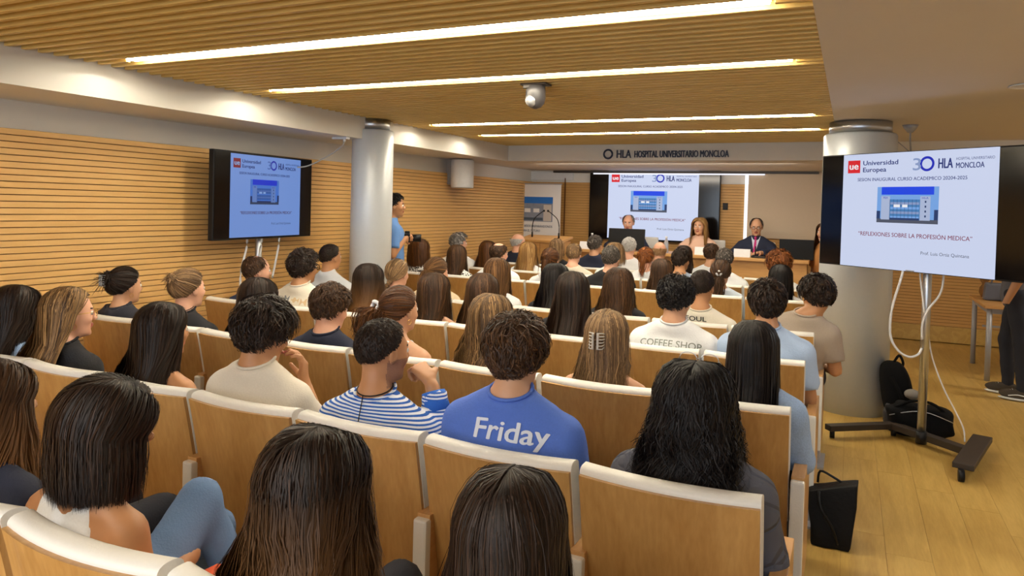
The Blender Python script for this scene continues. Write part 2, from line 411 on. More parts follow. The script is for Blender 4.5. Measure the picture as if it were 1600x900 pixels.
# TV stands
def stand(label, px, py, ztop, rz, base, own=None):
    t = tag(empty('television_stand', (0, 0, 0)), label, 'stand')
    MB().cyl((px, py, .1), (px, py, ztop), .027, n=24).ob('pole', W['steel'], t)
    MB().cyl((px, py, .075), (px, py, .16), .034, n=20).ob('pole_socket', W['black'], t)
    u = Vector((math.cos(rz), math.sin(rz), 0)); n = Vector((-u.y, u.x, 0))
    for dz in (.1, .42): MB().box((px, py, ztop - dz), (.34, .03, .08), rot=Matrix.Rotation(rz, 3, 'Z')).ob('mounting_plate', W['black'], t)
    return t
st = stand('chrome pole television stand with black wheeled base beside the thick column', .475, 5.52, 1.95, rzR, None)
def bar(mb, a, b, w_, h0, h1, z):
    a = Vector(a).to_3d(); b = Vector(b).to_3d(); dd = (b - a); ang = math.atan2(dd.y, dd.x)
    mb.box(((a.x + b.x) / 2, (a.y + b.y) / 2, z), (dd.length, w_, h0), bev=.004, rot=Matrix.Rotation(ang, 3, 'Z'))
mb = MB(); bar(mb, (.33, 5.88), (.73, 5.50), .075, .045, 0, .075); mb.ob('base_beam', W['brown_black'], st)
mb = MB(); bar(mb, (-.10, 5.575), (.38, 5.93), .07, .04, 0, .075); mb.ob('base_foot', W['brown_black'], st)
mb = MB(); bar(mb, (.87, 5.84), (.665, 5.10), .115, .035, 0, .085); mb.ob('base_foot', W['brown_black'], st)
for (x, y) in ((.655, 5.075), (.84, 5.76), (-.07, 5.60), (.33, 5.88)):
    mb = MB(); mb.cyl((x - .016, y, .036), (x + .016, y, .036), .035, n=20); mb.box((x, y + .01, .062), (.03, .04, .02), bev=.004); mb.ob('wheel', W['black'], st)
stl = stand('grey pole television stand beside the wooden left wall', -4.46, 4.50, 1.9, rzL, None)
mb = MB(); bar(mb, (-4.50, 4.17), (-4.50, 4.82), .06, .035, 0, .075); mb.ob('base_beam', W['brown_black'], stl)
for (x, y) in ((-4.50, 4.19), (-4.50, 4.80)):
    mb = MB(); mb.cyl((x - .014, y, .034), (x + .014, y, .034), .033, n=20); mb.ob('wheel', W['black'], stl)
def cable(name, label, pts, r, m):
    return tag(MB().tube(pts, r, 8, sub=5).ob(name, m), label, 'cable')
cable('power_cable', 'white cable hanging in a big loop left of the chrome pole', [(.36, 5.55, 1.42), (.32, 5.45, 1.2), (.27, 5.45, .98), (.265, 5.45, .80), (.31, 5.45, .70), (.38, 5.45, .66), (.435, 5.47, .68), (.455, 5.49, .72)], .008, W['white_plastic'])
cable('power_cable', 'white cable crossing in front of the chrome pole', [(.56, 5.5, 1.4), (.56, 5.45, 1.2), (.54, 5.43, 1.09), (.475, 5.44, .98), (.45, 5.455, .88), (.455, 5.48, .78)], .007, W['white_plastic'])
cable('power_cable', 'short white cable dropping just left of the chrome pole', [(.42, 5.52, 1.4), (.43, 5.5, 1.21), (.45, 5.48, 1.05), (.462, 5.485, .95)], .006, W['white_plastic'])
cable('power_cable', 'thin white cable sagging from the chrome pole to the wheeled foot', [(.50, 5.55, .78), (.53, 5.6, .64), (.60, 5.6, .45), (.68, 5.6, .29), (.725, 5.6, .19), (.735, 5.6, .105)], .005, W['white_plastic'])
for i, (dy, z0, lb) in enumerate(((-.16, .55, 'longer'), (.0, .62, 'middle'), (.20, .95, 'shorter'))):
    yy = 4.62 + dy
    cable('power_cable', '%s white cable hanging below the left television' % lb, [(-4.42, yy - .12, 1.38), (-4.42, yy - .13, 1.2), (-4.44, yy - .17, .95), (-4.43, yy - .12 - (.06 if i else .02), z0)], .009, W['white_plastic'])
cable('television_cable', 'grey cable rising from the left television to the beam', [(-4.42, 4.85, 1.88), (-4.34, 4.95, 1.90), (-4.22, 5.08, 2.0), (-4.10, 5.10, 2.08), (-4.07, 5.10, 2.125)], .006, W['grey_metal'])
t = tag(MB().box((-4.11, 5.1, 2.153), (.16, .05, .02), bev=.004).cyl((-4.07, 5.1, 2.12), (-4.07, 5.1, 2.15), .012).ob('cable_outlet', W['white_plastic']), 'small outlet plate under the left beam by the slim column', 'outlet')
t = tag(MB().lathe([(.02, 2.29), (.05, 2.33), (.062, 2.354)], c=(.42, 6.8, 0), n=24).ob('ceiling_outlet', W['grey_metal']), 'round grey outlet on the ceiling above the right television', 'outlet')
cable('television_cable', 'thin dark cable hanging from the ceiling outlet behind the television', [(.42, 6.8, 2.3), (.42, 6.75, 2.2), (.42, 6.5, 2.05), (.41, 5.8, 1.9), (.41, 5.55, 1.8)], .007, W['grey_metal'])
cable('television_cable', 'thin cable from the thick column to the ceiling outlet cable', [(.30, 6.62, 2.22), (.36, 6.72, 2.18), (.42, 6.72, 2.12)], .004, W['grey_metal'])
t = tag(empty('downlight', (.88, 4.9, CEIL)), 'round recessed downlight in the white ceiling', 'light')
MB().lathe([(.095, -.002), (.10, -.008), (.085, -.010), (.08, .0)], n=32).ob('rim', W['white_plastic'], t)
MB().lathe([(.078, -.001), (.04, -.003)], n=24).ob('diffuser', W['white_plastic'], t)

# ceiling camera
t = tag(empty('ceiling_camera', (-1.79, 4.08, CEIL)), 'dark dome camera hanging from the slatted ceiling', 'camera')
MB().box((0, 0, -.006), (.17, .1, .012), bev=.003).box((-.02, -.045, -.022), (.085, .02, .022), bev=.003).ob('mounting_bracket', W['brown_black'], t)
MB().lathe([(.058, -.012), (.062, -.05), (.062, -.09), (.055, -.12), (.035, -.145), (.01, -.155)], n=32).ob('camera_body', plain('camera_grey', (62, 60, 62), .4), t)
MB().ball((-.012, -.028, -.105), .042, 20, scale=(1, 1, 1)).ob('lens_dome', plain('silver_dome', (190, 190, 192), .25, .6), t)
# white loudspeaker on left wall
t = tag(empty('wall_speaker', (-4.42, 7.86, 1.97)), 'white box loudspeaker on the left wall', 'speaker')
mb = MB().lathe([(.155, -.17), (.165, -.16), (.165, .17), (.155, .18)], n=28)
for v in mb.bm.verts: v.co.x = max(v.co.x * .8, -.14); v.co.y *= 1.05
mb.ob('cabinet', plain('speaker_white', (228, 228, 230), .5), t)
MB().box((-.17, 0, .02), (.07, .1, .3), bev=.005).ob('wall_bracket', W['grey_metal'], t)

# lettering on the front beam
navy = plain('navy_lettering', (40, 48, 74), .5)
t = tag(empty('wall_sign', (0, 8.292, 0)), 'dark raised HLA hospital lettering with a ring on the front beam', 'sign')
mb = MB(); add_text(mb, 'HLA', -2.47, 2.20, .095, 0, .012, .175); add_text(mb, 'HOSPITAL UNIVERSITARIO MONCLOA', -1.80, 2.205, .078, 0, .012, 1.08)
r = bmesh.ops.extrude_face_region(mb.bm, geom=list(mb.bm.faces))
for v in [e for e in r['geom'] if isinstance(e, bmesh.types.BMVert)]: v.co.z += .012
for v in mb.bm.verts: v.co = Vector((v.co.x, -v.co.z + .006, v.co.y))
mb.ob('letters', navy, t)
mb = MB(); n = 40
ringp = [(-2.665 + .052 * math.cos(2 * PI * k / n), -.004, 2.245 + .052 * math.sin(2 * PI * k / n)) for k in range(n + 1)]
mb.tube(ringp, .011, 8, sub=1).ob('ring', navy, t)
# projection track, white edge strip, pale panel
MB_t = tag(MB().box((-2.33, WY - .12, 2.145), (3.84, .05, .03)).ob('screen_track', W['brown_black']), 'dark horizontal track under the front beam', 'track')
tag(MB().box((-2.35, WY - .10, 2.12), (2.5, .012, .02)).ob('emissive_edge_strip', emit('white_edge', (240, 240, 250), 1.1)), 'thin white edge strip with added glow beneath the dark track', 'light')  # screen edge, not a lamp; its brightness is added as emission
tag(MB().box((-1.345, WY - .05, 1.66), (.045, .012, .9)).ob('emissive_edge_strip', emit('white_edge2', (250, 250, 255), 1.2)), 'narrow white vertical strip at the edge of the beige panel', 'light')  # white panel edge, brightened by an emissive material
tag(MB().box((-.82, WY - .05, 1.70), (.99, .02, .93), bev=.003).ob('roller_screen', W['pale_board']), 'pale beige roller screen right of the wall television', 'screen')
tag(MB().box((-1.63, WY - .03, 1.665), (.07, .02, .10), bev=.004).ob('wall_switch', W['black']), 'small black wall switch left of the beige screen', 'switch')

# banner
t = tag(empty('rollup_banner', (-4.42, 10.18, 0)), 'white roll-up banner with a building picture behind the lectern', 'banner')
bm_w = plain('banner_white', (226, 226, 228), .6, noise=.01)
bc = [bm_w, plain('banner_blue', (30, 110, 200), .6), plain('banner_grey', (130, 140, 160), .6, noise=.25, scale=20), plain('banner_pale', (196, 190, 186), .6), plain('banner_text', (70, 90, 120), .6), plain('banner_dark', (70, 84, 100), .6), plain('banner_cross', (40, 90, 140), .6)]
MB().box((0, .005, 1.0), (.84, .004, 1.86)).ob('banner_sheet', bm_w, t)
mb = MB(); rect(mb, -.30, 1.36, .29, 1.74, 2); rect(mb, -.30, 1.64, .29, 1.74, 1, .0006); rect(mb, .14, 1.37, .27, 1.62, 3, .0012); rect(mb, -.29, 1.37, -.20, 1.62, 3, .0012)
rect(mb, -.18, 1.50, -.08, 1.56, 0, .0018); rect(mb, -.03, 1.50, .07, 1.56, 0, .0018); rect(mb, -.19, 1.38, .13, 1.42, 5, .0018)
rect(mb, -.38, 1.36, -.23, 1.40, 6, .0024); rect(mb, -.325, 1.30, -.285, 1.46, 6, .0026)
add_text(mb, '30 A\u00d1OS PREPAR\u00c1NDONOS', .03, 1.27, .035, 4, .01, .52, z=.001); add_text(mb, 'PARA EL FUTURO', -.07, 1.20, .035, 4, .01, .32, z=.001)
add_text(mb, 'Hospital Universitario Moncloa', 0, 1.09, .018, 4, 0, .45, z=.001)
for v in mb.bm.verts: v.co = Vector((v.co.x, -v.co.z + .001, v.co.y))
mb.ob('printed_artwork', bc, t)
MB().box((0, .03, .045), (.88, .16, .08), bev=.01).ob('base_cassette', W['grey_metal'], t)
MB().box((0, .005, 1.94), (.86, .02, .02)).ob('top_rail', W['grey_metal'], t)
# lectern
t = tag(empty('lectern', (-3.83, 9.20, 0)), 'pale wood lectern in front of the white banner', 'lectern')
for sx in (-1, 1): MB().box((sx * .155, 0, .56), (.306, .38, 1.12), bev=.004).ob('front_panel', W['table'], t)
MB().box((0, 0, 1.145), (.66, .44, .035), bev=.005, rot=Matrix.Rotation(.12, 3, 'X')).ob('top_board', W['table'], t)
for sx, lb in ((-1, 'left'), (1, 'right')):
    mt = tag(empty('gooseneck_microphone', (-3.83 + sx * .2, 9.2, 1.165)), 'thin black gooseneck microphone on the %s of the lectern' % lb, 'microphone', 'lectern microphones')
    MB().cyl((0, 0, -.0), (0, 0, .07), .012).ob('microphone_base', W['black'], mt)
    MB().tube([(0, 0, .05), (0, 0, .16), (-sx * .03, 0, .26), (-sx * .11, 0, .33), (-sx * .16, 0, .365)], .006, 6).ob('gooseneck', W['black'], mt)
    MB().ball((-sx * .17, 0, .37), .015, 10).ob('capsule', W['black'], mt)

# speakers' table
t = tag(empty('speakers_table', (-1.93, 9.62, .24)), 'long pale wood panel table where the three speakers sit', 'table')
MB().box((0, 0, .765), (2.98, .62, .04), bev=.005).ob('tabletop', W['table'], t)
for k in range(3): MB().box((-.98 + .98 * k, -.24, .375), (.974, .025, .745), bev=.002).ob('front_panel', W['table'], t)
for sx in (-1, 1): MB().box((sx * 1.44, 0, .375), (.03, .5, .745)).ob('side_panel', W['table'], t)
TZ = .24 + .785
def on_table(name, x, y, lb, cat, group=None): return tag(empty(name, (x, y, TZ)), lb, cat, group)
tag(MB().box((-2.74, 9.44, TZ + .155), (.50, .035, .29), bev=.006, rot=Matrix.Rotation(-.12, 3, 'X')).box((-2.74, 9.46, TZ + .01), (.2, .14, .02), bev=.004).ob('computer_monitor', W['black']), 'black monitor seen from behind before the grey-haired speaker', 'monitor')
tag(MB().box((-.60, 9.55, TZ + .12), (.40, .03, .25), bev=.006).box((-.60, 9.56, TZ + .008), (.18, .14, .016), bev=.003).ob('computer_monitor', W['black']), 'black monitor at the right end of the speakers table', 'monitor')
tag(MB().box((-.86, 9.40, TZ + .012), (.42, .14, .02), bev=.004).ob('keyboard', W['brown_black']), 'dark flat keyboard on the right end of the speakers table', 'keyboard')
def bottle(x, y, lb):
    o = on_table('water_bottle', x, y, lb, 'bottle', 'water bottles on the speakers table')
    gl = W.setdefault('pet', plain('clear_plastic', (220, 230, 245), .1, Transmission_Weight=.7, noise=.0))
    MB().lathe([(.028, 0), (.032, .01), (.032, .12), (.024, .16), (.012, .185), (.012, .20)], n=16).ob('bottle_body', gl, o)
    MB().cyl((0, 0, .198), (0, 0, .218), .015).ob('cap', W['white_plastic'], o)
bottle(-2.2, 9.45, 'clear water bottle right of the rear-facing monitor'); bottle(-3.25, 9.5, 'clear water bottle at the left end of the speakers table')
for x, lb in ((-3.30, 'white name card at the left end of the speakers table'), (-1.72, 'white name card before the blonde speaker'), (-1.23, 'white name card beside the red-tied speaker')):
    mb = MB(); mb.poly([(x - .10, 9.40, TZ), (x + .10, 9.40, TZ), (x + .10, 9.43, TZ + .10), (x - .10, 9.43, TZ + .10)]); mb.poly([(x - .10, 9.46, TZ), (x + .10, 9.46, TZ), (x + .10, 9.43, TZ + .101), (x - .10, 9.43, TZ + .101)])
    tag(mb.ob('name_card', W['white_plastic']), lb, 'card')
mt = on_table('table_microphone', -1.07, 9.42, 'small black table microphone before the red-tied speaker', 'microphone')
MB().lathe([(.05, 0), (.05, .02), (.03, .035)], n=20).ob('microphone_base', W['black'], mt); MB().cyl((0, 0, .03), (0, .02, .14), .008).ob('microphone_stem', W['black'], mt)
for x in (-2.75, -1.80, -1.14):
    ct = tag(empty('speaker_chair', (x, 10.25, .24)), 'white meeting chair behind the %s speaker' % {-2.75: 'grey-haired', -1.80: 'blonde', -1.14: 'red-tied'}[x], 'chair', 'chairs behind the speakers table')
    MB().box((0, -.12, .44), (.46, .44, .06), bev=.02).ob('seat', W['leather'], ct); MB().box((0, .12, .72), (.44, .05, .46), bev=.02).ob('backrest', W['leather'], ct)
    for sx in (-1, 1):
        for sy in (-.3, .1): MB().cyl((sx * .2, sy, 0), (sx * .2, sy, .42), .012).ob('leg', W['steel'], ct)

# side table at right, bags
t = tag(empty('side_table', (1.78, 8.82, 0)), 'pale topped side table with grey legs at the right', 'table')
MB().box((0, 0, .73), (1.14, 1.02, .03), bev=.004).ob('tabletop', W['table'], t)
for sx in (-1, 1):
    for sy in (-1, 1): MB().cyl((sx * .52, sy * .46, 0), (sx * .52, sy * .46, .715), .025, n=16).ob('leg', W['grey_metal'], t)
mb = MB()
for sx in (-1, 1): mb.box((sx * .52, 0, .69), (.03, .9, .05))
for sy in (-1, 1): mb.box((0, sy * .46, .69), (1.02, .03, .05))
mb.box((0, 0, .48), (1.02, .02, .02)); mb.ob('frame', W['grey_metal'], t)
tag(MB().box((1.80, 9.0, .235), (.42, .5, .47), bev=.012).box((1.80, 8.745, .3), (.12, .02, .03)).ob('equipment_case', W['black_matt']), 'black equipment case beneath the side table', 'case')
t = tag(empty('handbag', (1.40, 8.87, .745)), 'grey handbag on the side table', 'bag'); gb = plain('grey_leather', (96, 100, 112), .5)
mb = MB().box((0, 0, .095), (.26, .12, .18), bev=.02)
for v in mb.bm.verts: v.co.x *= 1 - (v.co.z) * .8
mb.ob('bag_body', gb, t); MB().tube([(-.07, -.05, .16), (-.05, -.06, .24), (0, -.06, .26), (.05, -.06, .24), (.07, -.05, .16)], .008).ob('handle', gb, t)
tag(MB().box((1.62, 8.72, .745 + .13), (.12, .24, .26), bev=.003).ob('paper_bag', plain('kraft_paper', (206, 172, 124), .8)), 'tan paper bag beside the grey handbag', 'bag')
tag(MB().lathe([(.03, 0), (.05, .05), (.045, .1), (.02, .14), (.05, .2), (.03, .24)], c=(1.33, 9.2, .745), n=14).ob('small_vase', plain('dark_orange_leaf', (120, 80, 30), .7)), 'small dark vase at the far corner of the side table', 'vase')

# bags on floor by the column
def blob(name, label, c, dims, mats, extra=None, lean=0, seed=0):
    t = tag(empty(name, c), label, 'bag'); bm = bmesh.new(); bmesh.ops.create_icosphere(bm, subdivisions=4, radius=1)
    rnd = random.Random(seed)
    ph = [(rnd.uniform(3, 7), rnd.uniform(0, 6), rnd.uniform(3, 7)) for _ in range(4)]
    for v in bm.verts:
        p = v.co; q = Vector([math.copysign(abs(k) ** .62, k) for k in p])
        n = sum(math.sin(a * p.x + b + c2 * p.z + 2 * p.y) for a, b, c2 in ph) * .02
        q *= (1 + n); v.co = Vector((q.x * dims[0] / 2 + lean * (q.z + 1) * .5, q.y * dims[1] / 2, (q.z + 1) * dims[2] / 2))
        if v.co.z < .004: v.co.z = .004
    for f in bm.faces: f.smooth = True
    me = bpy.data.meshes.new('bag_body'); bm.to_mesh(me); bm.free(); me.materials.append(mats)
    link('bag_body', me, t); return t
t = blob('backpack', 'tall black backpack leaning on the thick column', (.40, 6.32, 0), (.22, .24, .46), W['black_matt'], lean=-.07, seed=3)
MB().tube([(-.07, -.02, .44), (-.03, -.04, .52), (.0, -.02, .47), (.0, 0, .43)], .01).ob('top_loop', W['black_matt'], t)
MB().tube([(-.08, -.11, .36), (-.02, -.15, .25), (.03, -.13, .1)], .014).ob('strap', W['black_matt'], t)
t = blob('duffel_bag', 'black duffel bag on the floor behind the chrome pole', (.50, 5.98, 0), (.44, .24, .235), W['black_matt'], seed=5)
MB().tube([(-.16, -.05, .2), (-.06, -.1, .27), (.06, -.1, .27), (.16, -.05, .2)], .010).ob('handle', W['black_matt'], t)
MB().tube([(-.2, -.10, .15), (0, -.125, .21), (.2, -.10, .15)], .003).ob('zipper', W['steel'], t)
t = blob('small_bag', 'small dark bag with silver charms beside the thick column', (.34, 6.02, 0), (.15, .14, .2), plain('dark_grey_cloth', (40, 40, 46), .6), seed=9)
MB().ball((-.02, -.08, .15), .028, 12, scale=(1, .4, 1)).ball((.03, -.08, .17), .015, 10).ob('charm', W['steel'], t)
tag(MB().ball((.46, 6.15, .26), .055, 14, scale=(1.0, .8, .7)).ob('rolled_cloth', plain('grey_cloth', (130, 124, 118), .8)), 'rolled grey cloth on the black bags', 'cloth')
# tote by the aisle seats
t = tag(empty('tote_bag', (-.035, 3.82, 0)), 'black tote bag on the floor beside the aisle seats', 'bag')
mb = MB().box((0, 0, .14), (.21, .17, .28), bev=.015)
for v in mb.bm.verts:
    k = v.co.z / .28; v.co.x *= .82 + .25 * k; v.co.y *= 1.1 - .5 * k; v.co.z += .03 * (v.co.x / .1) * k
bmesh.ops.subdivide_edges(mb.bm, edges=mb.bm.edges, cuts=2, use_grid_fill=True)
for v in mb.bm.verts: v.co.x += .004 * math.sin(v.co.z * 40 + v.co.y * 20); v.co.y += .006 * math.sin(v.co.x * 45 + v.co.z * 25)
for f in mb.bm.faces: f.smooth = True
mb.ob('bag_body', plain('black_leather', (14, 13, 14), .6, bump=.2, scale=60, spec=.2), t)
MB().tube([(-.06, -.07, .26), (-.05, -.12, .20), (-.0, -.115, .12), (.03, -.09, .03)], .007).ob('strap', W['black'], t)
MB().tube([(-.07, .03, .27), (-.06, .02, .33), (.0, .02, .31), (.05, .03, .28)], .006).ob('strap', W['black'], t)

# ------------------------------------------------------------------ auditorium chairs
ROWS = [.96, 1.91, 2.86, 3.82, 4.77, 6.45, 7.42, 8.37]
OFF = [0, 0, 0, 0, 0, -.13, -.26, -.39]
CW = .494
def prof(z):      # rear face of the backrest, y as a function of height
    t = max(0, (.86 - z)) / .56
    return .0 + .115 * t ** .9
def back_shell(w_, z0, z1, t0, t1, bulge, nu=14, nv=14, rnd_top=0.0, taper=.0, corner=.0):
    """bowed slab between rear offset t0 and front offset t1"""
    V = []; F = []; rings = []
    us = np.linspace(-1, 1, nu)
    zs = list(np.linspace(z0, z1, nv))
    def pt(u, z, t):
        x = u * w_ / 2 * (1 - taper * (z1 - z)); y_ = prof(z) + t - bulge * (1 - u * u); return (x, y_, z)
    for z in zs:
        kk = 1.0
        if rnd_top and z > z1 - rnd_top: pass
        ring = [pt(u, z, t0) for u in us] + [pt(u, z, t1) for u in us[::-1]]
        rings.append(ring)
    if rnd_top:       # rounded roll over the top
        tm = (t0 + t1) / 2; ht = (t1 - t0) / 2
        for a in (22, 45, 67, 84):
            ar = math.radians(a); dz = rnd_top * math.sin(ar); sh = math.cos(ar) ** .7
            ring = [pt(u * (1 - .012 * (1 - sh)), z1, tm - ht * sh) for u in us] + [pt(u * (1 - .012 * (1 - sh)), z1, tm + ht * sh) for u in us[::-1]]
            rings.append([(p[0], p[1], p[2] + dz) for p in ring])
    n = len(rings[0])
    for rg in rings: V += rg
    for i in range(len(rings) - 1):
        for k in range(n):
            F.append((i * n + k, i * n + (k + 1) % n, (i + 1) * n + (k + 1) % n, (i + 1) * n + k))
    bm = bmesh.new(); vv = [bm.verts.new(p) for p in V]
    for f in F: bm.faces.new([vv[i] for i in f]).smooth = True
    bm.faces.new(vv[:n]); bm.faces.new(vv[-n:])
    bmesh.ops.recalc_face_normals(bm, faces=bm.faces)
    return bm
def bm_me(bm, name, m, sharp=35):
    me = bpy.data.meshes.new(name); bm.to_mesh(me); bm.free(); me.materials.append(m)
    me.set_sharp_from_angle(angle=math.radians(sharp)); return me
ch_shell = bm_me(back_shell(CW - .004, .30, .838, -.0, .014, .030), 'back_shell', W['chair_wood'])
ch_cush = bm_me(back_shell(CW, .40, .842, .0145, .080, .030, rnd_top=.018), 'back_cushion', W['leather'], 50)
mb = MB().box((0, .33, .435), (CW - .02, .42, .075), bev=.025); ch_seat = mb.me('seat_cushion', [W['leather']])
ch_pan = MB().box((0, .33, .388), (CW - .03, .40, .016), bev=.004).me('seat_pan', [W['chair_wood']])
ch_arm = MB().box((0, .235, .37), (.048, .40, .47), bev=.003).me('armrest', [W['arm_wood']])
ch_pad = MB().box((0, .028, .366), (.050, .034, .455), bev=.008).me('armrest_pad', [W['leather']])
ch_foot = MB().box((0, .24, .07), (.036, .16, .14), bev=.003).box((0, .24, .008), (.09, .30, .016), bev=.003).me('pedestal', [W['grey_metal']])
ORD = ['first', 'second', 'third', 'fourth', 'fifth', 'sixth', 'seventh', 'eighth', 'ninth']
ROWN = ['nearest', 'second', 'third', 'fourth', 'fifth', 'sixth', 'seventh', 'front']
def cx_of(r, c): return -.43 + OFF[r] - .52 * c
def make_chair(r, c, last):
    t = empty('auditorium_chair', (cx_of(r, c), ROWS[r], 0))
    place = 'at the aisle end' if c == 0 else ('%s from the aisle' % ORD[c])
    tag(t, 'wood and white auditorium chair %s of the %s row' % (place, ROWN[r]), 'chair', 'auditorium chairs in rows')
    link('back_shell', ch_shell, t); link('back_cushion', ch_cush, t); link('seat_cushion', ch_seat, t); link('seat_pan', ch_pan, t)
    for s in ([1] if not last else [1, -1]):
        ax_ = s * (.282 if c == 0 and s > 0 else .266); a_ = link('armrest', ch_arm, t, (ax_, 0, 0)); link('armrest_pad', ch_pad, a_); link('pedestal', ch_foot, t, (ax_, 0, 0))
    return t
NCH = [6, 8, 8, 8, 7, 8, 8, 7]
for r in range(8):
    for c in range(NCH[r]): make_chair(r, c, c == NCH[r] - 1 and not (c == 7 and r > 5) and r != 4)
make_chair(4, 7, False)
# ------------------------------------------------------------------ people: distance-field bodies, ribbon hair
def surf_nets(xs, ys, zs, F):
    """iso-surface (F<0 inside) of a rectilinear grid as quads"""
    S = F < 0
    nx, ny, nz = F.shape
    c = [S[i:nx - 1 + i, j:ny - 1 + j, k:nz - 1 + k] for i in (0, 1) for j in (0, 1) for k in (0, 1)]
    cnt = np.sum(np.stack([a.astype(np.int8) for a in c]), 0)
    act = (cnt > 0) & (cnt < 8)
    I, J, K = np.nonzero(act)
    n = len(I)
    if n == 0: return np.zeros((0, 3)), np.zeros((0, 4), int)
    idx = np.full(act.shape, -1, np.int32); idx[I, J, K] = np.arange(n)
    acc = np.zeros((n, 3)); num = np.zeros(n)
    ax = (xs, ys, zs)
    for d in range(3):
        o1, o2 = [(1, 2), (0, 2), (0, 1)][d]
        for p in (0, 1):
            for q in (0, 1):
                off = [0, 0, 0]; off[o1] = p; off[o2] = q
                a = (I + off[0], J + off[1], K + off[2]); off2 = list(off); off2[d] = 1
                b = (I + off2[0], J + off2[1], K + off2[2])
                fa = F[a]; fb = F[b]; m = (fa < 0) != (fb < 0)
                t = np.where(m, fa / np.where(m, fa - fb, 1), 0)
                for e in range(3):
                    ca = ax[e][a[e]]; cb = ax[e][b[e]]
                    acc[:, e] += np.where(m, ca + (cb - ca) * t, 0)
                num += m
    V = acc / num[:, None]
    Q = []
    for d in range(3):
        o1, o2 = [(1, 2), (2, 0), (0, 1)][d]
        sl = [slice(1, -1)] * 3; sl[d] = slice(0, -1); sl2 = [slice(1, -1)] * 3; sl2[d] = slice(1, None)
        A = S[tuple(sl)]; B = S[tuple(sl2)]
        ii = np.nonzero(A != B)
        base = [ii[0] + (0 if d == 0 else 1), ii[1] + (0 if d == 1 else 1), ii[2] + (0 if d == 2 else 1)]
        fl_ = A[ii]
        def g(a, b):
            q = [x.copy() for x in base]; q[o1] = q[o1] - a; q[o2] = q[o2] - b
            return idx[q[0], q[1], q[2]]
        quad = np.stack([g(1, 1), g(0, 1), g(0, 0), g(1, 0)], 1)
        quad[~fl_] = quad[~fl_][:, ::-1]
        Q.append(quad)
    Q = np.concatenate(Q); Q = Q[(Q >= 0).all(1)]
    return V, Q

def smin(a, b, k):
    h = np.clip(.5 + .5 * (b - a) / k, 0, 1)
    return b + (a - b) * h - k * h * (1 - h)
class Field:
    def __init__(s, xs, ys, zs):
        s.ax = [np.asarray(a, np.float32) for a in (xs, ys, zs)]
        s.F = np.full([len(a) for a in s.ax], .4, np.float32)
    def _box(s, lo, hi):
        sl = []
        for a, l, h in zip(s.ax, lo, hi):
            i0 = np.searchsorted(a, l); i1 = np.searchsorted(a, h)
            sl.append(slice(max(0, i0 - 1), min(len(a), i1 + 1)))
        P = [s.ax[0][sl[0]][:, None, None], s.ax[1][sl[1]][None, :, None], s.ax[2][sl[2]][None, None, :]]
        return tuple(sl), P
    def cap(s, a, b, ra, rb=None, k=.02, sy=1.0, sub=False, grow=0.0):
        rb = ra if rb is None else rb; ra += grow; rb += grow
        a = np.array(a, float); b = np.array(b, float); m = max(ra, rb) + k + .02
        sl, P = s._box(np.minimum(a, b) - m, np.maximum(a, b) + m)
        q = [P[i] - a[i] for i in range(3)]; d = b - a
        q[1] = q[1] / sy; d2 = np.array([d[0], d[1] / sy, d[2]]); L = d2.dot(d2) + 1e-9
        t = np.clip((q[0] * d2[0] + q[1] * d2[1] + q[2] * d2[2]) / L, 0, 1)
        D = np.sqrt((q[0] - t * d2[0]) ** 2 + (q[1] - t * d2[1]) ** 2 + (q[2] - t * d2[2]) ** 2) - (ra + (rb - ra) * t)
        D = D * min(1, sy * 1.15)
        s.F[sl] = -smin(-s.F[sl], D, k) if sub else smin(s.F[sl], D, k)
        return s
    def ell(s, c, r, R=None, k=.02, sub=False, grow=0.0):
        c = np.array(c, float); r = np.array(r, float) + grow; m = max(r) + k + .02
        sl, P = s._box(c - m, c + m)
        q = [P[i] - c[i] for i in range(3)]
        if R is not None: q = [q[0] * R[0][i] + q[1] * R[1][i] + q[2] * R[2][i] for i in range(3)]
        k0 = np.sqrt((q[0] / r[0]) ** 2 + (q[1] / r[1]) ** 2 + (q[2] / r[2]) ** 2)
        k1 = np.sqrt((q[0] / r[0] ** 2) ** 2 + (q[1] / r[1] ** 2) ** 2 + (q[2] / r[2] ** 2) ** 2) + 1e-6
        D = k0 * (k0 - 1) / k1
        s.F[sl] = -smin(-s.F[sl], D, k) if sub else smin(s.F[sl], D, k)
        return s
    def cut(s, n, d):     # keep n.p < d
        n = np.array(n, float); n /= np.linalg.norm(n)
        D = s.ax[0][:, None, None] * n[0] + s.ax[1][None, :, None] * n[1] + s.ax[2][None, None, :] * n[2] - d
        s.F = np.maximum(s.F, D); return s
    def bumps(s, amp, f, seed):
        r = np.random.RandomState(seed)
        X, Y, Z = s.ax[0][:, None, None], s.ax[1][None, :, None], s.ax[2][None, None, :]
        D = 0
        for i in range(3):
            a, b, c_, p = r.uniform(-1, 1, 4) * f * (1 + i * .7)
            D = D + np.sin(a * X + b * Y + c_ * Z + p + 1.3 * np.sin(b * X * .7 - c_ * Y + a * Z * .6))
        s.F = s.F + amp * D / 2; return s
    def mesh(s, name, mats, smooth=True):
        V, Q = surf_nets(s.ax[0], s.ax[1], s.ax[2], s.F)
        me = mesh_np(name, V, Q, smooth)
        for m in mats: me.materials.append(m)
        return me
def axis_grid(lo, hi, coarse, fines):
    """coordinates from lo to hi, fine inside the given (a, b, step) ranges"""
    out = [lo]; x = lo
    while x < hi:
        st = coarse
        for a, b, f in fines:
            if a - 1e-6 <= x < b: st = min(st, f)
        x += st; out.append(x)
    return np.array(out)
def rot3(yaw, pitch=0, roll=0):
    return np.array((Matrix.Rotation(yaw, 3, 'Z') @ Matrix.Rotation(pitch, 3, 'X') @ Matrix.Rotation(roll, 3, 'Y')))

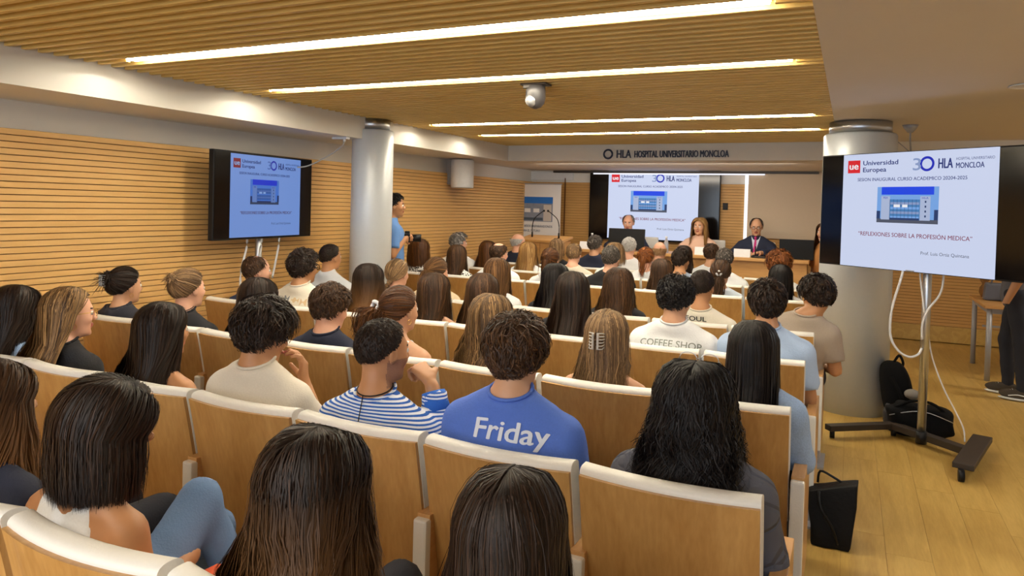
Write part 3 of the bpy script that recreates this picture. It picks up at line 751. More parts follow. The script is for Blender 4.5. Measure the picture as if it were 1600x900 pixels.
class Fig:
    """joint positions of one figure, local frame: x right, y towards the stage, z up, seat row at y=0"""
    def __init__(s, zc, sex='f', yaw=0, pitch=0, roll=0, hx=0, hy=.235, lean=0, wide=1.0, pose=None, stand=False, head_lift=.018):
        s.zc = zc; s.sex = sex; s.R = rot3(yaw, pitch, roll); s.yaw = yaw
        s.hc = np.array([0, hy, zc - head_lift - .103])
        f = 1.0 if sex == 'm' else .90
        s.f = f; cx = -hx; s.cx = cx
        s.nb = np.array([cx * .55, hy - .035, zc - .275])
        sh = zc - .385 if sex == 'm' else zc - .365
        s.shz = sh; jx = (.178 if sex == 'm' else .150) * wide; s.jx = jx
        s.chest = np.array([cx, .215 + lean * .4, sh - .09]); s.waist = np.array([cx, .24, max(.62, sh - .26)]); s.pel = np.array([cx, .30, .53])
        if stand: s.waist = np.array([cx, .215, sh - .27]); s.pel = np.array([cx, .22, sh - .42])
        s.sh = [np.array([cx - jx, .215 + lean * .5, sh]), np.array([cx + jx, .215 + lean * .5, sh])]
        s.el = []; s.wr = []; s.stand = stand
        for i, sx in enumerate((-1, 1)):
            if stand: s.el.append(s.sh[i] + np.array([sx * .04, -.02, -.28])); s.wr.append(s.el[i] + np.array([sx * .0, .09, -.22]))
            else:
                s.el.append(np.array([cx + sx * (jx + .045), .25, max(sh - .25, .60)])); s.wr.append(np.array([cx + sx * .10, .46, max(.60, sh - .30)]))
        if pose:
            for k, v in pose.items():
                if k[:2] == 'el': s.el['lr'.index(k[2])] = np.array(v, float)
                if k[:2] == 'wr': s.wr['lr'.index(k[2])] = np.array(v, float)
                if k[:2] == 'sh': s.sh['lr'.index(k[2])] = s.sh['lr'.index(k[2])] + np.array(v, float)
    def H(s, p): return s.R @ np.array(p) + s.hc
def hand_prims(wr, d, nrm, side, curl=.5, spread=.1, sc=1.0):
    """capsules of a hand: palm, four fingers of unequal length, thumb"""
    d = np.array(d, float); d /= np.linalg.norm(d); nrm = np.array(nrm, float); nrm -= nrm.dot(d) * d; nrm /= np.linalg.norm(nrm)
    lat = np.cross(d, nrm) * side; wr = np.array(wr, float); out = []
    for k, o in enumerate((-.027, -.009, .009, .026)):
        kn = wr + d * (.085 - .004 * abs(k - 1)) * sc + lat * o * sc
        out.append((wr + lat * o * .5 * sc + d * .01, kn, .015 * sc, .0105 * sc, .012))
        L = (.038, .045, .042, .032)[k] * sc; p = kn; dd = d + lat * o * spread * 8
        dd /= np.linalg.norm(dd); an = curl * .7
        for j in range(3):
            a = an * (j + .8); q = dd * math.cos(a) + nrm * math.sin(a)
            e = p + q * L * (1, .72, .55)[j]
            out.append((p, e, (.0092 - .0009 * j) * sc, (.0085 - .001 * j) * sc, .004)); p = e
    b = wr + d * .025 * sc - lat * .026 * sc; m_ = b + (d * .6 - lat * .75 + nrm * .35) * .038 * sc; t_ = m_ + (d * .9 - lat * .1 + nrm * (.2 + .5 * curl)) * .032 * sc
    out += [(b, m_, .015 * sc, .011 * sc, .01), (m_, t_, .0105 * sc, .009 * sc, .005)]
    return out
def body_field(F, g, grow=0.0, head=True, hands=None, arms=True):
    f = g.f
    kw = dict(grow=grow)
    F.cap(g.pel, g.waist, .155 * f, .135 * f, k=.04, sy=.72, **kw)
    F.cap(g.waist, g.chest, .135 * f, .150 * f, k=.05, sy=.66, **kw)
    F.cap(g.chest + [-.05 * f, 0, .03], g.chest + [.05 * f, 0, .03], .115 * f, k=.05, sy=.85, **kw)
    up = g.nb + np.array([0, -.005, .0])
    for i in (0, 1):
        F.cap(up, g.sh[i] + np.array([0, 0, .012]), .050 * f, .046 * f, k=.035, **kw)
        F.cap(g.chest + [0, 0, .04], g.sh[i] + np.array([0, 0, -.02]), .085 * f, .055 * f, k=.03, **kw)
        if arms:
            F.cap(g.sh[i], g.el[i], .052 * f, .040 * f, k=.02, **kw)
            F.cap(g.el[i], g.wr[i], .038 * f, .026 * f, k=.012, **kw)
    if not head: return F
    F.cap(g.nb + np.array([0, .0, -.03]), g.H((0, -.018, -.055)), .056 * f, .052 * f, k=.03)
    R = g.R; H = g.H
    F.ell(H((0, -.005, .015)), (.074, .094, .088), R, k=.02)
    F.ell(H((0, .030, -.035)), (.060, .056, .076), R, k=.03)
    F.ell(H((0, .038, -.085)), (.047, .044, .034), R, k=.025)
    F.ell(H((0, .075, -.104)), (.019, .015, .014), R, k=.015)
    F.cap(H((-.028, .078, .014)), H((.028, .078, .014)), .012, k=.012)
    for sx in (-1, 1):
        F.ell(H((sx * .036, .062, -.034)), (.024, .022, .022), R, k=.015)
        F.ell(H((sx * .030, .094, -.004)), (.015, .011, .010), R, k=.008, sub=True)
        F.ell(H((sx * .077, -.002, -.014)), (.008, .019, .031), R @ rot3(sx * .35), k=.006)
        F.ell(H((sx * .084, .002, -.010)), (.006, .009, .014), R, k=.004, sub=True)
    F.cap(H((0, .090, .002)), H((0, .106, -.032)), .0075, .011, k=.01)
    for sx in (-1, 1): F.ell(H((sx * .010, .098, -.037)), (.008, .009, .007), R, k=.006)
    F.ell(H((0, .089, -.061)), (.021, .010, .006), R, k=.004)
    F.ell(H((0, .086, -.070)), (.018, .010, .007), R, k=.004)
    if hands:
        for hp in hands:
            for a, b, ra, rb, k in hp: F.cap(a, b, ra, rb, k=k)
    return F
SKIN = {'n': 'skin', 't': 'skin_tan', 'p': 'skin_pink'}
def build_body(g, res=.012, hands=None, fine=.007, zmin=None, skin='n', lips=True, brow=None, beard=False):
    zt = g.zc + .02; hz = g.zc - .27
    xr = g.jx + .15; fx = [(-.125, .125, fine)]; fy = [(g.hc[1] - .14, g.hc[1] + .15, fine)]; fz = [(hz, zt, fine)]
    ymax = .62
    if hands:
        allp = np.array([p for hp in hands for c in hp for p in c[:2]])
        lo = allp.min(0) - .02; hi = allp.max(0) + .02
        fx.append((lo[0], hi[0], .0055)); fy.append((lo[1], hi[1], .0055)); fz.append((lo[2], hi[2], .0055)); ymax = max(ymax, hi[1] + .03)
        xr = max(xr, hi[0] + .05, -lo[0] + .05)
    z0 = zmin if zmin is not None else max(.5, g.shz - .33)
    F = Field(axis_grid(-xr, xr, res * 1.5, fx), axis_grid(.02, ymax, res * 1.5, fy), axis_grid(z0, zt, res * 1.5, fz))
    body_field(F, g, 0, True, hands)
    me = F.mesh('body', [W[SKIN[skin]], W['lips'], W['brow'] if brow is None else brow, W['stubble']])
    # material per face from the head frame
    n = len(me.polygons); c = np.zeros(n * 3, np.float32); me.polygons.foreach_get('center', c); c = c.reshape(-1, 3)
    L = (c - g.hc) @ g.R
    mi = np.zeros(n, np.int32)
    if beard: mi[(np.linalg.norm(L - [0, .01, -.05], axis=1) < .105) & (L[:, 2] < -.030) & (L[:, 2] > -.125) & (L[:, 1] > -.012) & (np.abs(L[:, 0]) > .0) & ~((L[:, 2] > -.052) & (np.abs(L[:, 0]) < .045) & (L[:, 1] > .05) & (L[:, 2] > -.045))] = 3
    mi[(L[:, 2] > .012) & (L[:, 2] < .021) & (np.abs(L[:, 0]) > .010) & (np.abs(L[:, 0]) < .044) & (L[:, 1] > .062)] = 2
    mi[(L[:, 2] > -.076) & (L[:, 2] < -.056) & (np.abs(L[:, 0]) < .020) & (L[:, 1] > .083)] = 1
    me.polygons.foreach_set('material_index', mi)
    return me
def build_top(g, mat, kind='tee', res=.016, seed=0, hands=None, cuffmat=None, mats=None):
    """garment over torso and arms; kind: tee, long, tank, suit, turtle"""
    gr = {'tee': .014, 'long': .016, 'tank': .006, 'suit': .022, 'turtle': .020, 'jacket': .03}[kind]
    xr = g.jx + .17
    xs = [e[0] for e in g.el] + [e[0] for e in g.wr]; xr = max(xr, max(map(abs, xs)) + .08)
    zt = max(g.nb[2] + .12, max(e[2] for e in g.el + g.wr) + .08 if kind != 'tank' else 0)
    z0 = max(.47, g.shz - .40) if not g.stand else g.pel[2] - .12
    F = Field(axis_grid(-xr, xr, res, []), axis_grid(-.02, .66, res, []), axis_grid(z0, zt, res, []))
    f = g.f
    kw = dict(grow=gr)
    F.cap(g.pel, g.waist, .155 * f, .135 * f, k=.04, sy=.72, **kw)
    F.cap(g.waist, g.chest, .135 * f, .150 * f, k=.05, sy=.66, **kw)
    F.cap(g.chest + [-.05 * f, 0, .03], g.chest + [.05 * f, 0, .03], .115 * f, k=.05, sy=.85, **kw)
    for i in (0, 1):
        up = g.nb + np.array([0, -.005, -.0])
        F.cap(up, g.sh[i] + np.array([0, 0, .012]), .050 * f, .046 * f, k=.035, **kw)
        F.cap(g.chest + [0, 0, .04], g.sh[i] + np.array([0, 0, -.02]), .085 * f, .055 * f, k=.03, **kw)
    if kind == 'tank':
        for sx in (-1, 1): F.cut((sx * 1, 0, .30), .118 * f + .30 * (g.shz - .02) + sx * g.cx)
        F.cap(g.nb + [0, .005, .03], g.nb + [0, .005, .12], .075, k=.02, sub=True)
        F.F = np.maximum(F.F, -1 * F.F * 0 - 1)
    F.bumps(.0022 if kind != 'tank' else .001, 26, seed)
    if kind != 'tank':
        arm = []
        for i in (0, 1):
            a, b, c_ = g.sh[i], g.el[i], g.wr[i]
            if kind == 'tee':
                e = a + (b - a) * .72
                G = Field(*F.ax); G.cap(a, b, .060 * f, .056 * f, k=.02, grow=gr * .8)
                dv = (b - a) / np.linalg.norm(b - a); G.cut(dv, float(dv.dot(e)))
                G.bumps(.002, 30, seed + 3 + i)
                F.F = smin(F.F, G.F, .02)
            else:
                e = b + (c_ - b) * .9
                G = Field(*F.ax); G.cap(a, b, .056 * f, .046 * f, k=.02, grow=gr * .8); G.cap(b, c_, .046 * f, .036 * f, k=.02, grow=gr * .6)
                dv = (c_ - b) / np.linalg.norm(c_ - b)
                dd = G.ax[0][:, None, None] * dv[0] + G.ax[1][None, :, None] * dv[1] + G.ax[2][None, None, :] * dv[2] - float(dv.dot(e))
                near = (np.abs(G.ax[0][:, None, None] - c_[0]) < .14) & (np.abs(G.ax[2][None, None, :] - c_[2]) < .3)
                G.F = np.where(near, np.maximum(G.F, dd), G.F)
                G.bumps(.0028, 34, seed + 3 + i)
                F.F = smin(F.F, G.F, .02)
    # neckline: open round the neck, ribbed ring
    if kind != 'tank':
        h = {'tee': .022, 'long': .022, 'suit': .035, 'turtle': .055, 'jacket': .03}[kind]
        F.cap(g.nb + [0, -.004, -.02], g.nb + [0, -.002 + .1 * h, h], .062 * f, .060 * f, k=.022, grow=.004)
        F.cut((0, -.35, 1), (-.35 * (g.nb[1]) + (g.nb[2] + h)) / math.hypot(1, .35))if False else None
        up = g.nb + [0, 0, h + .014]
        G = Field(*F.ax); G.cap(g.nb + [0, 0, h], g.nb + [0, .01, h + .15], .09 * f, k=.01)
        G.cut((0, .30, -1), (.30 * g.nb[1] - (g.nb[2] + h)) / math.hypot(1, .3))
        F.F = np.maximum(F.F, -G.F)
    return F.mesh('top', mats or [mat])
def build_pants(g, res=.022, knee=None, seed=1):
    """trousers of a seated figure, hips to ankles"""
    F = Field(axis_grid(-.32, .32, res, []), axis_grid(.08, .90, res, []), axis_grid(.06, .86 if knee else .74, res, []))
    cx = g.cx
    F.cap((cx - .06, .27, .545), (cx + .06, .27, .545), .115, k=.05, sy=.95)
    for i, sx in enumerate((-1, 1)):
        kn = np.array([cx + sx * .10, .72, .53]); an = np.array([cx + sx * .10, .70, .12])
        if knee and i in knee: kn = np.array(knee[i][0]); an = np.array(knee[i][1])
        F.cap((cx + sx * .085, .30, .52), kn, .085, .062, k=.04); F.cap(kn, an, .058, .045, k=.02)
    F.bumps(.003, 30, seed)
    return F.mesh('trousers', [])
def build_shoes(g, m, knee=None):
    mb = MB()
    for i, sx in enumerate((-1, 1)):
        x, y = g.cx + sx * .10, .74
        if knee and i in knee: continue
        mb.ball((x, y, .045), .05, 14, scale=(.85, 2.3, .8)); mb.box((x, y, .012), (.085, .24, .022), bev=.01)
    return mb
def pants_std():
    if 'pants' not in W: W['pants'] = build_pants(Fig(1.18, 'm'))
    return W['pants']
_shoe = {}
def shoe_me():
    if 'm' not in _shoe: _shoe['m'] = MB().ball((0, 0, .045), .048, 12, scale=(.85, 2.3, .8)).box((0, 0, .012), (.08, .23, .022), bev=.008).me('shoe', [])
    return _shoe['m']

# ---- hair
A3 = np.array([.083, .103, .097]); C3 = np.array([0, -.005, .014])
def unit(v): return v / (np.linalg.norm(v, axis=-1, keepdims=True) + 1e-9)
def slerp(a, b, t):
    d = np.clip((a * b).sum(-1, keepdims=True), -.9995, .9995); o = np.arccos(d)
    return (np.sin((1 - t) * o) * a + np.sin(t * o) * b) / np.sin(o)
def on_skull(dirs, off): return C3 + dirs * (A3 + off[..., None])
def azel(az, el):   # az 0 = back, +-pi = front
    return np.stack([np.sin(az) * np.cos(el), -np.cos(az) * np.cos(el), np.sin(el)], -1)
def scalp_dirs(r, n, low=0.0):
    out = []
    while sum(map(len, out)) < n:
        d = unit(r.normal(size=(n * 2, 3))); az = np.abs(np.degrees(np.arctan2(d[:, 0], -d[:, 1]))); el = np.degrees(np.arcsin(d[:, 2]))
        lim = np.interp(az, [0, 60, 85, 100, 112, 130, 150, 180], [-46, -36, -14, -4, 12, 32, 38, 40]) + low
        out.append(d[el > lim])
    return np.concatenate(out)[:n]
def ribbons(P, w, rnd, r, cen, tilt=.45, taper=True):
    """P (N,S,3) -> flat strands facing away from cen"""
    Nn, S, _ = P.shape
    T = np.gradient(P, axis=1); T = unit(T)
    ax = P - cen; ax[..., 2] *= .55; Nv = unit(ax - (ax * T).sum(-1, keepdims=True) * T)
    B = np.cross(T, Nv)
    a = r.normal(size=(Nn, 1, 1)) * tilt
    B = B * np.cos(a) + Nv * np.sin(a)
    s = np.linspace(0, 1, S); prof_ = (np.interp(s, [0, .15, .7, 1], [.6, 1, .9, .18]) if taper else np.ones(S))
    ww = (w * r.uniform(.6, 1.3, (Nn, 1)))[..., None] * prof_[None, :, None] * .5
    V = np.stack([P - B * ww, P + B * ww], 2).reshape(-1, 3)
    i = (np.arange(Nn)[:, None] * S + np.arange(S - 1)[None]).ravel() * 2
    F = np.stack([i, i + 1, i + 3, i + 2], 1)
    tv = np.tile(s[None, :, None], (Nn, 1, 2)).ravel(); rv = np.repeat(rnd, S * 2)
    return V, F, rv, tv
def sheet(P, rnd=.3):
    """P (A,S,3) grid surface"""
    A_, S, _ = P.shape
    i = (np.arange(A_ - 1)[:, None] * S + np.arange(S - 1)[None]).ravel()
    F = np.stack([i, i + 1, i + S + 1, i + S], 1)
    return P.reshape(-1, 3), F, np.full(A_ * S, rnd), np.tile(np.linspace(0, 1, S), A_)
def hair_mesh(parts, mat):
    Vs = []; Fs = []; Rs = []; Ts = []; n = 0
    for V, F, rv, tv in parts:
        Vs.append(V); Fs.append(F + n); Rs.append(rv); Ts.append(tv); n += len(V)
    V = np.concatenate(Vs); F = np.concatenate(Fs); rv = np.concatenate(Rs); tv = np.concatenate(Ts)
    me = mesh_np('hair', V, F, True); me.materials.append(mat)
    col = np.zeros((len(V), 4), np.float32); col[:, 0] = rv; col[:, 1] = tv; col[:, 3] = 1
    ca = me.color_attributes.new('strand', 'FLOAT_COLOR', 'POINT'); ca.data.foreach_set('color', col.ravel())
    uv = me.uv_layers.new(name='UVMap'); vi = F.ravel(); u = np.stack([rv[vi], tv[vi]], 1)
    u[:, 0] += np.tile([0, .01, .01, 0], len(F)); uv.data.foreach_set('uv', u.astype(np.float32).ravel())
    return me
def hair_mat(name, dark, light, tip=None, rough=.46, grey=0.0):
    if name in W: return W[name]
    m, nt, b = newmat(name)
    at = N(nt, 'ShaderNodeAttribute', attribute_name='strand'); sp = N(nt, 'ShaderNodeSeparateColor'); nt.links.new(at.outputs['Color'], sp.inputs[0])
    mx = N(nt, 'ShaderNodeMix', data_type='RGBA'); mx.inputs['A'].default_value = lin(dark) + (1,); mx.inputs['B'].default_value = lin(light) + (1,)
    pw_ = N(nt, 'ShaderNodeMath', operation='POWER'); pw_.inputs[1].default_value = 1.6; nt.links.new(sp.outputs[0], pw_.inputs[0]); nt.links.new(pw_.outputs[0], mx.inputs['Factor'])
    last = mx.outputs['Result']
    if tip:
        m2 = N(nt, 'ShaderNodeMix', data_type='RGBA'); m2.inputs['B'].default_value = lin(tip) + (1,); nt.links.new(last, m2.inputs['A'])
        mr = N(nt, 'ShaderNodeMapRange'); mr.inputs['From Min'].default_value = .35; mr.inputs['From Max'].default_value = 1.0; mr.inputs['To Max'].default_value = .8
        nt.links.new(sp.outputs[1], mr.inputs['Value']); nt.links.new(mr.outputs[0], m2.inputs['Factor']); last = m2.outputs['Result']
    nt.links.new(last, b.inputs['Base Color']); b.inputs['Roughness'].default_value = rough; b.inputs['Specular IOR Level'].default_value = .26
    tg = N(nt, 'ShaderNodeTangent', direction_type='UV_MAP', uv_map='UVMap'); nt.links.new(tg.outputs[0], b.inputs['Tangent'])
    b.inputs['Anisotropic'].default_value = .75; b.inputs['Anisotropic Rotation'].default_value = .25
    W[name] = m; return m
def capsheet(g, low=0.0, off=.003, nz=.002, seed=0, el_max=90, el_min=None, az_min=0):
    """the scalp under the strands, face by face inside the hairline"""
    na, ne = 56, 26; az = np.linspace(-PI, PI, na); el = np.radians(np.linspace(-55, 89, ne))
    A_, E_ = np.meshgrid(az, el, indexing='ij'); d = azel(A_, E_); r = np.random.RandomState(seed)
    P = on_skull(d, off + r.normal(size=A_.shape) * nz) @ g.R.T + g.hc
    V, F, rv, tv = sheet(P, .25)
    azd = np.abs(np.degrees((A_[:-1, :-1] + A_[1:, 1:]) / 2)).ravel(); eld = np.degrees((E_[:-1, :-1] + E_[1:, 1:]) / 2).ravel()
    lim = np.interp(azd, [0, 60, 85, 100, 112, 130, 150, 180], [-46, -36, -14, -4, 12, 32, 38, 40]) + low
    k = (eld > lim) & (eld < el_max)
    if az_min: k &= (azd < az_min)
    return V, F[k], rv, np.zeros(len(V))
def back_y(z, g):
    return np.interp(z, [g.shz - .14, g.shz - .02, g.shz + .04, g.nb[2] + .03, g.hc[2] - .04], [.075, .085, .115, .145, g.hc[1] - .10])
def hair_long(g, r, n=2400, L=.55, thick=.018, wave=0.0, wf=2.5, flare=1.15, w=.0042, part=0.0, bob=False, xs=0.0, front=.25, curl=0.0, span=128, sleek=.0, hi=False, tilt=.15):
    """hair combed from a parting over the skull, then hanging to L below the crown"""
    S1, S2 = (7, 9) if hi else (5, 6)
    if not hi and L < .4: S2 = 5
    def paths(phi, s0, off, jit, zend, wv):
        th = np.radians(28 - 72 * (np.abs(phi) / 128) ** 1.1) + jit
        root = unit(np.stack([np.full_like(phi, part) + .03 * np.sign(phi), -np.sin(th), np.cos(th)], -1))
        ph = np.radians(phi); targ = azel(ph, np.radians(np.full_like(phi, -6)))
        t = s0[:, None] + (1 - s0[:, None]) * np.linspace(0, 1, S1)[None]
        D = unit(slerp(root[:, None, :], targ[:, None, :], t[..., None]))
        o = off[:, None] * np.clip(t * 3, .35, 1) + .004
        P = on_skull(D, o) @ g.R.T + g.hc
        p0 = P[:, -1]; ss = np.linspace(0, 1, S2 + 1)[1:]
        z1 = zend; 
        Z = p0[:, 2:3] + (z1 - p0[:, 2])[:, None] * ss
        rel = p0[:, 0:1] - 0
        fl = 1 + (flare - 1) * ss ** 1.2 if not bob else 1 + (flare - 1) * np.sin(ss * 2.2)
        X = rel * fl + xs * ss ** 1.3
        az_w = np.abs(phi + math.degrees(g.yaw) * 1.0)
        wb = np.clip((105 - az_w) / 20, 0, 1)[:, None]
        if bob: Y = p0[:, 1:2] + (g.hc[1] - p0[:, 1:2]) * .12 * ss ** 2
        else:
            yb = back_y(Z, g) - off[:, None] * 1.0
            k = np.clip((g.hc[2] - .03 - Z) / .12, 0, 1)
            Yb = p0[:, 1:2] * (1 - k) + yb * k
            Yb = np.minimum(Yb, yb + .03 * (1 - k) + 10 * (1 - k))
            Yf = p0[:, 1:2] + .035 * ss
            Y = Yb * wb + Yf * (1 - wb)
        if wave:
            a = wv[:, None] + wf * 2 * PI * ss
            X = X + wave * np.sin(a) * ss ** .6; Y = Y - wave * .6 * (np.cos(a * 1.1) * .5 + .5) * ss ** .6
        Q = np.concatenate([P, np.stack([X, Y, Z], -1)], 1)
        return Q
    crown = g.zc
    nA = 44; phi = np.linspace(-span, span, nA)
    edge = .018 * np.sin(np.linspace(0, 9, nA)) + (.05 * np.abs(phi / span) ** 2 if not bob else 0)
    base = paths(phi, np.zeros(nA), np.full(nA, thick * .25), np.zeros(nA), crown - L + .02 + edge, np.sin(np.linspace(0, 14, nA)) * 1.5)
    parts = [sheet(base), capsheet(g, 0, .003)]
    phi = np.clip(r.uniform(-span, span, n) + r.normal(size=n) * 4, -span - 2, span + 2)
    s0 = np.where(r.rand(n) < .55, 0, r.uniform(0, .75, n))
    off = thick * r.beta(1.6, 1.6, n)
    ncl = 60; cl = np.round((phi + span) / (2 * span) * ncl + r.normal(size=n) * .35).astype(int) % (ncl + 3)
    clph = r.uniform(0, 2 * PI, ncl + 3); cll = r.normal(size=ncl + 3)
    zend = crown - L + r.normal(size=n) * (.005 if bob else .010) + cll[cl] * (.003 if bob else .010) + (.05 * np.abs(phi / span) ** 2 if not bob else 0) + np.where(r.rand(n) < .2, r.uniform(0, .08, n), 0)
    rnd = np.clip(r.beta(1.8, 2.8, n) + cll[cl] * .04, 0, 1)
    P = paths(phi, s0, off, r.normal(size=n) * .10, zend, clph[cl] + r.normal(size=n) * .5)
    if curl: P[:, 3:] += curl * np.sin(np.linspace(0, 14, P.shape[1] - 3)[None, :, None] + r.uniform(0, 6, (n, 1, 3)))
    P[:, S1:] += np.cumsum(r.normal(size=(n, S2, 3)) * .0014, 1)
    parts.append(ribbons(P, w, rnd, r, g.hc, tilt))
    nf = n // 30     # flyaways
    P2 = P[:nf] + np.cumsum(r.normal(size=(nf, S1 + S2, 3)) * .0022, 1); parts.append(ribbons(P2, .0012, rnd[:nf], r, g.hc))
    return parts
def hair_short(g, r, n=2200, l=.045, lift=.012, messy=.5, curl=0.0, w=.0045, base=.004, low=0.0, vol=0.0, el_max=None, az_max=None, S=6, whorl=(0, -.55, .83), down=.5, volback=0):
    D = scalp_dirs(r, n, low)
    azd = np.abs(np.degrees(np.arctan2(D[:, 0], -D[:, 1]))); eld = np.degrees(np.arcsin(D[:, 2]))
    if el_max is not None:
        k = (eld < el_max + r.normal(size=n) * 4); 
        if az_max: k &= azd < az_max
        D = D[k]; azd = azd[k]; eld = eld[k]
    n = len(D); wv = np.array(whorl) / np.linalg.norm(whorl)
    tang = unit(D - wv); tang = unit(tang - (tang * D).sum(-1, keepdims=True) * D)
    swirl = np.cross(D, tang); tang = tang + swirl * .35
    dn = np.array([0, 0, -1.]); dt = dn - (D @ dn)[:, None] * D
    cell = np.floor(D * 5.5).astype(int); key = (cell[:, 0] * 73 + cell[:, 1] * 19 + cell[:, 2] * 7) % 997
    rr = r.normal(size=(997, 3)); jit = rr[key] * .75 + r.normal(size=(n, 3)) * .4
    tang = unit(tang * (1 - down) + dt * down + jit * messy); tang = unit(tang - (tang * D).sum(-1, keepdims=True) * D)
    top = np.clip((eld + 10) / 60, 0, 1)
    ll = l * (.55 + .45 * top) * r.uniform(.7, 1.2, n)
    t = np.linspace(0, 1, S)[None, :, None]; ang = (ll / .095)[:, None, None] * t
    Dr = D[:, None] * np.cos(ang) + tang[:, None] * np.sin(ang)
    vv = vol * (.45 + .55 * top)
    o = base + vv[:, None] * r.uniform(.15, 1, n)[:, None] + (lift * (.4 + .6 * top))[:, None] * np.sin(np.linspace(0, 1, S) * PI * .75)[None] * r.uniform(.4, 1.3, n)[:, None]
    P = on_skull(Dr, o)
    if curl:
        side = np.cross(D, tang); a = np.linspace(0, 2 * PI * (l / .05), S)[None] + r.uniform(0, 6, (n, 1))
        P = P + (side[:, None] * np.sin(a)[..., None] + D[:, None] * np.cos(a)[..., None]) * curl
    P = P @ g.R.T + g.hc
    rnd = np.clip(r.beta(1.4, 2.2, n) + rr[key][:, 0] * .08, 0, 1)
    parts = [ribbons(P, w, rnd, r, g.hc, .5), capsheet(g, low, base + vol * .35, .0015, 1, el_max=el_max if el_max is not None else 90, az_min=az_max or 0)]
    return parts
def hair_tied(g, r, knot, n=1600, off=.010, w=.0045, bulge=.006):
    D = scalp_dirs(r, n); kn = np.array(knot, float); kd = unit((kn - C3) / A3)
    t = np.linspace(0, 1, 9)[None, :, None]; s = unit(slerp(D[:, None], np.broadcast_to(kd, D.shape)[:, None], np.clip(t * .97, 0, 1)))
    o = off * r.uniform(.2, 1, (n, 1)) + bulge * np.sin(np.linspace(0, 1, 9) * PI)[None]
    P = on_skull(s, o); e = P[:, -1:] * 0 + kn
    tt = np.linspace(0, 1, 9)[None, :, None] ** 5; P = P * (1 - tt) + e * tt
    rnd = r.beta(1.4, 2.2, n)
    return [ribbons(P @ g.R.T + g.hc, w, rnd, r, g.hc, .35), capsheet(g, 0, .004)]
def hair_bun(g, r, c, rad, n=260, w=.005, spiky=0.0, sc=(1, 1, 1)):
    S = 12; u = unit(r.normal(size=(n, 3))); v = unit(np.cross(u, r.normal(size=(n, 3)))); a = np.linspace(0, 3.6, S)[None, :, None] + r.uniform(0, 6, (n, 1, 1))
    P = (u[:, None] * np.cos(a) + v[:, None] * np.sin(a)) * rad * r.uniform(.72, 1.0, (n, 1, 1)) * np.array(sc)
    if spiky:
        k = int(n * .45); d = unit(r.normal(size=(k, 3)) + np.array([-.5, -.3, .9])); t = np.linspace(0, 1, S)[None, :, None]
        P[:k] = d[:, None] * (rad * .4 + spiky * t * r.uniform(.5, 1.2, (k, 1, 1))) + np.array([0, 0, -.5]) * (spiky * t ** 2)
    P = P + np.array(c); cen = np.array(c) @ g.R.T + g.hc
    bm = bmesh.new(); bmesh.ops.create_icosphere(bm, subdivisions=2, radius=rad * .78)
    V = np.array([v_.co[:] for v_ in bm.verts]) * np.array(sc) + np.array(c); Fq = np.array([[f.verts[0].index, f.verts[1].index, f.verts[2].index, f.verts[2].index] for f in bm.faces]); bm.free()
    u2 = np.linspace(0, PI, 9)[None]; v2 = np.linspace(0, 2 * PI, 15)[:, None]
    Pg = np.stack([np.sin(u2) * np.cos(v2), np.sin(u2) * np.sin(v2), np.cos(u2) + 0 * v2], -1) * rad * .78 * np.array(sc) + np.array(c)
    return [ribbons(P @ g.R.T + g.hc, w, r.beta(1.4, 2.2, n), r, cen, .4), sheet(Pg @ g.R.T + g.hc, .25)]
def hair_tail(g, r, c, L=.3, rad=.03, n=500, wave=.01, w=.0045, out=(0, -.05, 0), dx=0.0, curl=.0, body=True):
    S = 14; s = np.linspace(0, 1, S)[None, :]; c0 = np.array(c) @ g.R.T + g.hc; o = np.array(out) @ g.R.T
    gx, gy = r.normal(size=n) * rad, r.normal(size=n) * rad * .6
    bl = np.interp(s, [0, .15, .6, 1], [.25, .9, 1, .55])
    ph = r.randint(0, 6, n) * 1.1 + r.normal(size=n) * .3
    Ln = L * r.uniform(.8, 1.03, (n, 1))
    X = c0[0] + o[0] * (1 - np.exp(-4 * s)) + gx[:, None] * bl + dx * s + wave * np.sin(ph[:, None] + 9 * s) * s
    Y = c0[1] + o[1] * (1 - np.exp(-4 * s)) + gy[:, None] * bl + wave * np.cos(ph[:, None] * 1.7 + 8 * s) * s
    Z = c0[2] + .02 * np.sin(s * PI) * (s < .5) - Ln * s ** 1.15
    Y = np.minimum(Y, back_y(Z, g) + .01 - rad * .4)
    if curl: X = X + curl * np.sin(30 * s + ph[:, None] * 3); Y = Y + curl * np.cos(30 * s + ph[:, None] * 5)
    P = np.stack([X, Y, Z], -1); cen = P.mean(0, keepdims=True) + np.array([0, .02, 0])
    return [ribbons(P, w, r.beta(1.4, 2.2, n), r, cen, .4)]

